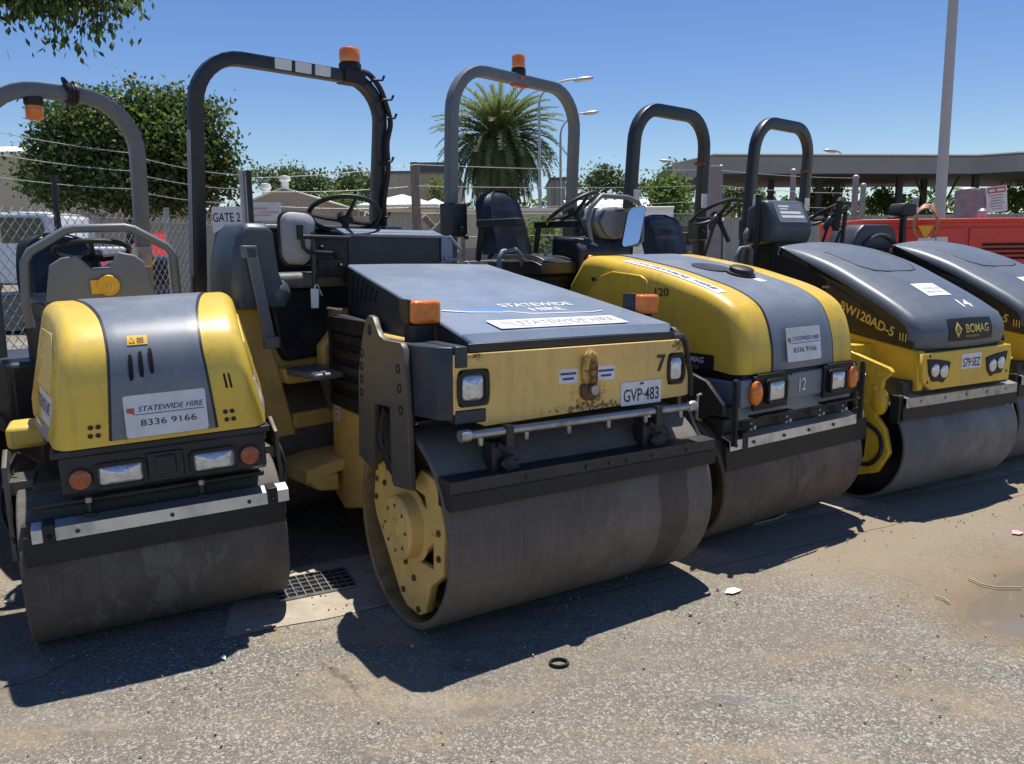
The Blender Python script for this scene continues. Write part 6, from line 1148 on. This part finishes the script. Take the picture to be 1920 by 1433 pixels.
a, b = wp(1760, 440, 15.5), wp(1790, -60, 15.5); lp = empty('light_pole', (a.x, 15.5, gz(a.x, 15.5))); tag(lp, 'tall plain grey light pole rising out of the picture at right', 'pole')
mb = MB(); mb.tube([(0, 0, 0), (b.x - a.x, 0, b.z - lp.location.z + 2.5)], [.105, .078], 14); mb.build('shaft', 'polegrey', lp, smooth=60); mb = MB(); mb.box(-.2, .2, -.2, .2, 0, .03); bolts(mb, [(sx * .15, sy * .15, .03) for sx in (-1, 1) for sy in (-1, 1)], (0, 0, 1), .03, .04); mb.build('base_plate', 'galv', lp)

# ---------------------------------------------------------------- yard fences
def chain_mesh(mb, p, q, z0, z1, pitch=.09, r=.003):
    p, q = Vector(p), Vector(q); L_ = (q - p).length; u = (q - p).normalized(); n = int(L_ / pitch); m = int((z1 - z0) / (pitch * .5) ) ; hp = pitch * .5
    sd_ = Vector((0, 0, 1)).cross(u) * r
    for k in range(n):
        for s in range(m):
            za, zb = z0 + (z1 - z0) * s / m, z0 + (z1 - z0) * (s + 1) / m; x = k * pitch + (hp if s % 2 else 0)
            for d in (-hp, hp):
                A, Bq = p + u * x, p + u * (x + d); A = Vector((A.x, A.y, za)); Bq = Vector((Bq.x, Bq.y, zb)); t = (Bq - A).normalized(); w = t.cross(sd_.normalized()) * r
                mb.add([A + w, A - w * .5 + sd_, A - w * .5 - sd_, Bq + w, Bq - w * .5 + sd_, Bq - w * .5 - sd_], [(0, 1, 4, 3), (1, 2, 5, 4), (2, 0, 3, 5)])
def barb(mb, p, q, r=.0028, step=.13, sag=.03):
    p, q = Vector(p), Vector(q); n = max(2, int((q - p).length / step)); P = [p.lerp(q, k / n) - Vector((0, 0, sag * 4 * (k / n) * (1 - k / n))) for k in range(n + 1)]; mb.tube(P, r, 4)
    for k in range(1, n): mb.tube([P[k] + Vector((.0, .0, .016)), P[k] - Vector((.004, .004, .016))], .0022, 3); mb.tube([P[k] + Vector((.012, .01, -.008)), P[k] - Vector((.012, .01, -.008))], .0022, 3)
f1 = empty('chain_link_fence', (-3.45, 5.3, 0)); tag(f1, 'chain link fence with three barbed wires behind smallest roller', 'fence')
A0, A1, A2 = Vector((-3.52, 4.9, 0)), Vector((-3.22, 7.2, 0)), Vector((-2.95, 9.2, 0)); o_ = f1.location
for p, q in ((A0, A1), (A1, A2)):
    mb = MB(); chain_mesh(mb, p - o_, q - o_, .12, 1.97); mb.build('mesh_panel', 'wire', f1, smooth=0, clean=False)
    mb = MB(); [barb(mb, p - o_ + Vector((0, 0, z)), q - o_ + Vector((0, 0, z + .03))) for z in (2.17, 2.32, 2.47)]; mb.tube([p - o_ + Vector((0, 0, 1.92)), q - o_ + Vector((0, 0, 1.94))], .003, 4); mb.build('barbed_wire', 'wire', f1, smooth=0, clean=False)
for p, hz in ((A0, 2.3), (Vector((-3.37, 6.1, 0)), 2.22), (A1, 1.98), (A2, 2.5)): mb = MB(); mb.tube([p - o_, p - o_ + Vector((0, 0, hz))], .024 if p is not A0 else .03, 8); mb.build('post', 'darksteel' if hz == 2.22 else 'galv', f1)
# gate with sheet infill and sign
ga, gb_ = wp(312, 430, 8.2), wp(452, 430, 8.2); gt = empty('yard_gate', (ga.x, 8.2, .2)); tag(gt, 'steel yard gate with beige sheet infill behind dark roll bar leg', 'gate'); gw = gb_.x - ga.x
mb = MB(); mb.box(0, gw, 0, .012, .75, ga.z - .2 + .0); mb.build('sheet_infill', 'beige', gt)
for x in (0, gw + .03, gw + .10): mb = MB(); mb.tube([(x, .03, -.1), (x, .03, 2.25 if x > .2 else 1.9)], .028, 8); mb.build('gate_post', 'darksteel' if x > gw + .05 else 'galv', gt)
mb = MB(); mb.tube([(0, .03, .3), (gw, .03, .3)], .018, 6); mb.build('rail', 'galv', gt)
s0, s1 = wp(397, 388, 8.1), wp(456, 436, 8.1); gs = empty('gate_sign', (s0.x, 8.1, s1.z)); tag(gs, 'white sign reading GATE 2 hung on yard gate', 'sign'); cw = s1.x - s0.x; ch = s0.z - s1.z
sg = sign(gs, (cw / 2, -.01, ch / 2), (1, 0, 0), (0, 0, 1), cw, ch, th=.006, name='board'); txt('lettering', 'GATE 2', sg, (cw * .49, -.017, ch * .42), (1, 0, 0), (0, 0, 1), ch * .34, 'ink', cw * .92, .012)
mb = MB(); mb.box(.02, .05, -.004, .05, ch * .2, ch * .25); mb.box(.02, .05, -.004, .05, ch * .75, ch * .8); mb.build('bracket', 'galv', gs)
nb = wp(498, 397, 8.6); sb = empty('notice_board', (nb.x, 8.6, .25)); tag(sb, 'pale weathered notice board with rounded corners right of gate sign', 'sign'); hz = nb.z - .25
sign(sb, (0, -.02, hz), (1, 0, -.02), (0, 0, 1), .33, .19, name='board', th=.01, mat='white'); strips(sb, (0, -.031, hz), (1, 0, 0), (0, 0, 1), [(-.05, .03, .16, .016), (.04, -.01, .2, .012), (-.03, -.04, .18, .012)], 'pinkred', 'faded_print'); mb = MB(); mb.tube([(0, .0, -.05), (0, 0, hz + .05)], .025, 8); mb.build('post', 'galv', sb)
# back fence: timber post, wires, steel posts
f2 = empty('wire_fence', (-1.08, 9.6, .3)); tag(f2, 'barbed wire fence strung across behind the rollers from timber post', 'fence'); o_ = Vector((-1.08, 9.6, .3))
B0, B1, B2, B3 = Vector((-2.95, 9.2, 0)), wp(768, 312, 9.6), wp(1340, 318, 13.0), wp(1605, 334, 13.4)
tp = wp(768, 305, 9.6); mb = MB(); mb.tube([(0, 0, -.1), (-.02, 0, tp.z - .3)], .055, 9); mb.build('timber_post', 'wood', f2, smooth=60)
mb = MB(); mb.tube([(.06, .06, 1.75), (.55, .5, 1.15)], .04, 7); mb.tube([(.1, 0, 1.5), (.32, .1, 1.72), (.55, .2, 1.9)], .035, 7); mb.build('brace', 'wood', f2, smooth=60)
for x, y, h_ in ((.24, .2, 1.7), (.30, .2, 1.75), (.5, .45, 1.6)): mb = MB(); mb.tube([(x, y, 0), (x, y, h_)], .03, 7); mb.build('stake', 'wood', f2)
mb = MB()
for dz in (0, -.24, -.48):
    barb(mb, (B0.x - o_.x, B0.y - o_.y, 2.47 - .3 + dz * .6), Vector((0, -.06, tp.z - .33 + dz)), .003); barb(mb, Vector((0, -.06, tp.z - .33 + dz)), B2 - o_ + Vector((0, 0, dz)), .0035); barb(mb, B2 - o_ + Vector((0, 0, dz)), B3 - o_ + Vector((0, 0, dz)), .0035)
mb.build('barbed_wire', 'wire', f2, smooth=0, clean=False)
mb = MB(); p, q = Vector((0, -.03, 0)), B2 - o_; L_ = Vector((q.x, q.y, 0)).length
for k in range(int(L_ / .15)):
    t = k * .15 / L_; mb.tube([(q.x * t, q.y * t - .03, .05), (q.x * t, q.y * t - .03, 1.75 + .1 * t)], .0022, 3)
for z in (.3, .6, .9, 1.2, 1.5, 1.78): mb.tube([(0, -.03, z), (q.x, q.y - .03, z + .1)], .0028, 3)
mb.build('mesh_panel', 'wire', f2, smooth=0, clean=False)
def steel_post(label, px, py, Y, r, mat='postgrey', cap=True, square=False, lean=0):
    t = wp(px, py, Y); g0 = gz(t.x, Y); o = empty('steel_post', (t.x, Y, g0)); tag(o, label, 'post', 'steel posts along the back of the yard'); H_ = t.z - g0; mb = MB()
    if square: mb.box(-r, r, -r, r, -.05, H_); mb.build('shaft', mat, o, bevel=.01)
    else: mb.tube([(0, 0, -.05), (lean, 0, H_)], r, 12); mb.build('shaft', mat, o, smooth=60)
    if cap: mb = MB(); mb.ell((lean, 0, H_), (r * 1.12, r * 1.12, min(r * .7, .035)), 12, 8); mb.build('cap', 'galv', o, smooth=80)
steel_post('thick grey square post behind narrow black roll bar leg', 1340, 312, 12.6, .085, square=True, cap=False); steel_post('thin grey post beside thick square post behind black roll bar', 1352, 312, 13.2, .035)
steel_post('slender capped steel post at left end of red machine', 1605, 332, 12.5, .045); steel_post('shorter slender post just right of tallest capped post', 1619, 347, 15.5, .05); steel_post('slender capped post seen through second narrow roll bar', 1488, 320, 13.5, .045)
steel_post('slender post halfway to light pole above red machine', 1717, 372, 14, .05); steel_post('wide grey capped post right of light pole with braces', 1814, 356, 11.5, .115, square=True)
# white warning board
wb = wp(1866, 374, 12.4); ws = empty('warning_sign', (wb.x, 12.4, gz(wb.x, 12.4))); tag(ws, 'white warning board with red header band above red machine', 'sign'); hz = wb.z - ws.location.z; ux = Vector((1, 0, .12))
bd = sign(ws, (0, -.03, hz), ux, (-.12, 0, 1), .31, .385, name='board', th=.012); strips(bd, (0, -.042, hz), ux, (-.12, 0, 1), [(0, .135, .27, .085)], 'red', 'header_band', off=.001); strips(bd, (0, -.0435, hz), ux, (-.12, 0, 1), [(-.07, .135, .09, .035), (.06, .135, .11, .035)], 'white', 'header_print', off=.001)
strips(bd, (0, -.042, hz), ux, (-.12, 0, 1), [(-.02 + .02 * (k % 2), .06 - .04 * k, .22 - .03 * (k % 3), .014) for k in range(6)], 'greyletter', 'notice_print', off=.001); mb = MB(); mb.tube([(-.13, .02, -.05), (-.13, .02, hz + .15)], .03, 8); mb.build('post', 'postgrey', ws); mb = MB(); mb.box(-.24, -.15, .0, .02, hz - .2, hz + .17); mb.build('back_panel', 'postgrey', ws)

# ---------------------------------------------------------------- red machine at right
ra = wp(1618, 412, 9.0); rm = empty('generator_trailer', (ra.x, 9.0, gz(ra.x + 1.5, 9.3))); tag(rm, 'long red enclosed generator set standing behind the dark bonneted rollers', 'generator'); hz = ra.z - rm.location.z; RL = 3.4
mb = MB(); mb.box(0, RL, 0, 1.25, .42, hz - .03); en = mb.build('enclosure', 'machine_red', rm, bevel=.02); mb = MB(); mb.box(-.02, RL + .02, -.03, 1.28, hz - .045, hz); mb.build('roof_panel', 'machine_red', rm, bevel=.012)
for k in range(3):
    x0 = .06 + k * 1.12; mb = MB(); mb.box(x0, x0 + 1.08, -.014, .0, .50, hz - .10); d = mb.build('door', 'machine_red', rm, bevel=.006); mb = MB(); mb.box(x0 + .9, x0 + 1.0, -.03, -.014, hz * .55, hz * .6); mb.build('handle', 'black', d)
    mb = MB(); [mb.box(x0 + .15, x0 + .75, -.026, -.012, hz - .30 - .05 * q, hz - .275 - .05 * q) for q in range(4)] if k == 1 else mb.box(x0 + .2, x0 + .5, -.02, -.012, hz - .3, hz - .18); mb.build('louvre', 'hole' if k == 1 else 'machine_red', d)
mb = MB(); mb.lathe([(.035, 0), (.04, .012), (.02, .022), (0, .022)], (1.9, -.015, hz - .13), (0, -1, 0), 16); mb.build('lock', 'white', rm); mb = MB(); mb.box(-.05, RL + .05, .05, 1.2, .30, .42); mb.build('chassis', 'black', rm, bevel=.02)
for x in (.75, RL - .75):
    for y in (.12, 1.13): mb = MB(); mb.lathe([(.0, -.08), (.17, -.08), (.21, -.05), (.21, .05), (.17, .08), (0, .08)], (x, y, .21), 'y', 24); mb.build('wheel', 'black', rm, smooth=40)
mb = MB(); mb.lathe([(.05, 0), (.05, .10), (.02, .13), (0, .13)], (1.6, .5, hz), 'z', 12); mb.build('filler_neck', 'galv', rm)
hc = wp(1737, 420, 8.75); hk = empty('hose_coil', (hc.x, 8.8, hc.z)); tag(hk, 'orange and tan hose coiled over hook on front of red machine', 'hose'); mb = MB()
for k in range(5): mb.tube([(.012 * k + (.125 + .006 * (k % 2)) * cos(a), .02 * k - .03, (.17 + .01 * k) * sin(a)) for a in [2 * pi * q / 28 for q in range(28)]], .012, 6, True, mi=k % 2)
mb.build('loops', [pmat('tan_hose', (.42, .26, .15), .5), pmat('orange_hose', (.55, .16, .03), .5)], hk, smooth=60); mb = MB(); mb.tube([(.02, .22, .17), (.02, -.06, .165), (.02, -.07, .20)], .012, 6); mb.build('hook', 'galv', hk)
mb = MB(); mb.prism([(-.10, -.02), (.07, -.02), (-.01, -.16)], 'y', -.075, -.07); mb.build('triangle_tag', 'decal', hk); mb = MB(); mb.box(-.08, .10, -.06, -.055, -.30, -.15); mb.box(.12, .24, -.05, -.045, -.34, -.14); mb.build('paper_tag', 'white', hk, smooth=0)

# ---------------------------------------------------------------- parked vehicles beyond the fence
def vehicle(name, label, cat, x, Y, z, ang, paint, L_=4.4, Wd=1.75, prof=None, glass=None, H_=1.45, group=None):
    """profile drawn nose at -x"""
    r = empty(name, (x, Y, z)); r.rotation_euler.z = ang; tag(r, label, cat, group)
    mb = MB(); n = len(prof); rows = []
    for yy, sx, zt in ((-Wd / 2, .985, .96), (-Wd / 2 + .06, 1, 1), (Wd / 2 - .06, 1, 1), (Wd / 2, .985, .96)): rows.append([(px * sx, yy * (1 - .10 * max(0, (pz - .9) / .6)), .3 + (pz - .3) * zt) for px, pz in prof])
    mb.grid(rows, 0, True); mb.add(rows[0], [tuple(range(n))]); mb.add(rows[-1], [tuple(range(n))]); mb.build('body', paint, r, bevel=.03, smooth=45)
    for s in (-1, 1):
        for g in glass: mb = MB(); yy = s * (Wd / 2 * .945 - .02); mb.prism(g, 'y', yy, yy + s * .035); mb.build('window', 'glass', r)
        for wx in (-L_ * .31, L_ * .30): mb = MB(); mb.lathe([(0, -.1), (.2, -.1), (.34, -.09), (.36, 0), (.34, .09), (.2, .1), (.12, .11), (0, .11)], (wx, s * (Wd / 2 - .09), .36), (0, s, 0), 22, mis=[1, 1, 0, 0, 0, 1, 1]); mb.build('wheel', ['black', 'galv'], r, smooth=40)
        mb = MB(); mb.box(-L_ / 2 + .02, -L_ / 2 + .14, min(s * .5, s * .8), max(s * .5, s * .8), .68, .84); mb.build('headlight', 'headlamp', r, bevel=.02); mb = MB(); mb.box(L_ / 2 - .10, L_ / 2 + .004, min(s * .6, s * .82), max(s * .6, s * .82), .72, .92); mb.build('tail_light', 'red', r, bevel=.01)
        mb = MB(); mb.ell((-.55, s * (Wd / 2 + .06), 1.02), (.07, .10, .08)); mb.build('wing_mirror', 'black', r)
    return r
UT = [(-2.6, .35), (-2.62, .85), (-2.45, 1.02), (-1.3, 1.14), (-.55, 1.72), (-.2, 1.80), (.75, 1.79), (.95, 1.70), (1.0, 1.08), (2.55, 1.06), (2.6, .5), (2.5, .35)]
u0 = wp(58, 420, 17.5); vehicle('utility_truck', 'white utility with single cab parked beyond fence at left', 'utility', u0.x, 17.5, gz(u0.x, 17.5) - .02, 0, 'carwhite', 5.2, 1.8, UT, [[(-.95, 1.16), (-.45, 1.62), (-.18, 1.68), (-.18, 1.16)], [(-.12, 1.16), (-.12, 1.68), (.70, 1.66), (.78, 1.16)]])
CR = [(-2.1, .35), (-2.15, .75), (-1.95, .92), (-.95, 1.02), (-.3, 1.42), (0, 1.48), (.8, 1.46), (1.35, 1.28), (1.9, 1.02), (2.1, .95), (2.12, .4)]
GL = [[(-.75, 1.02), (-.25, 1.36), (.15, 1.40), (.15, 1.02)], [(.22, 1.02), (.22, 1.40), (.75, 1.38), (1.15, 1.22), (1.3, 1.02)]]
u1 = wp(312, 440, 16.0); vehicle('parked_car', 'red hatchback parked end on beyond fence right of grey roll bar', 'car', u1.x, 16.8, gz(u1.x, 16.8) - .05, 1.45, 'carred', 4.2, 1.7, CR, GL, group='cars parked beyond the fence')
u3 = wp(290, 430, 14); vehicle('parked_car', 'dark blue car parked side on in front of red hatchback', 'car', u3.x + .2, 13.2, gz(u3.x, 13.2) - .35, .15, 'cardark', 4.2, 1.7, CR, GL, group='cars parked beyond the fence')
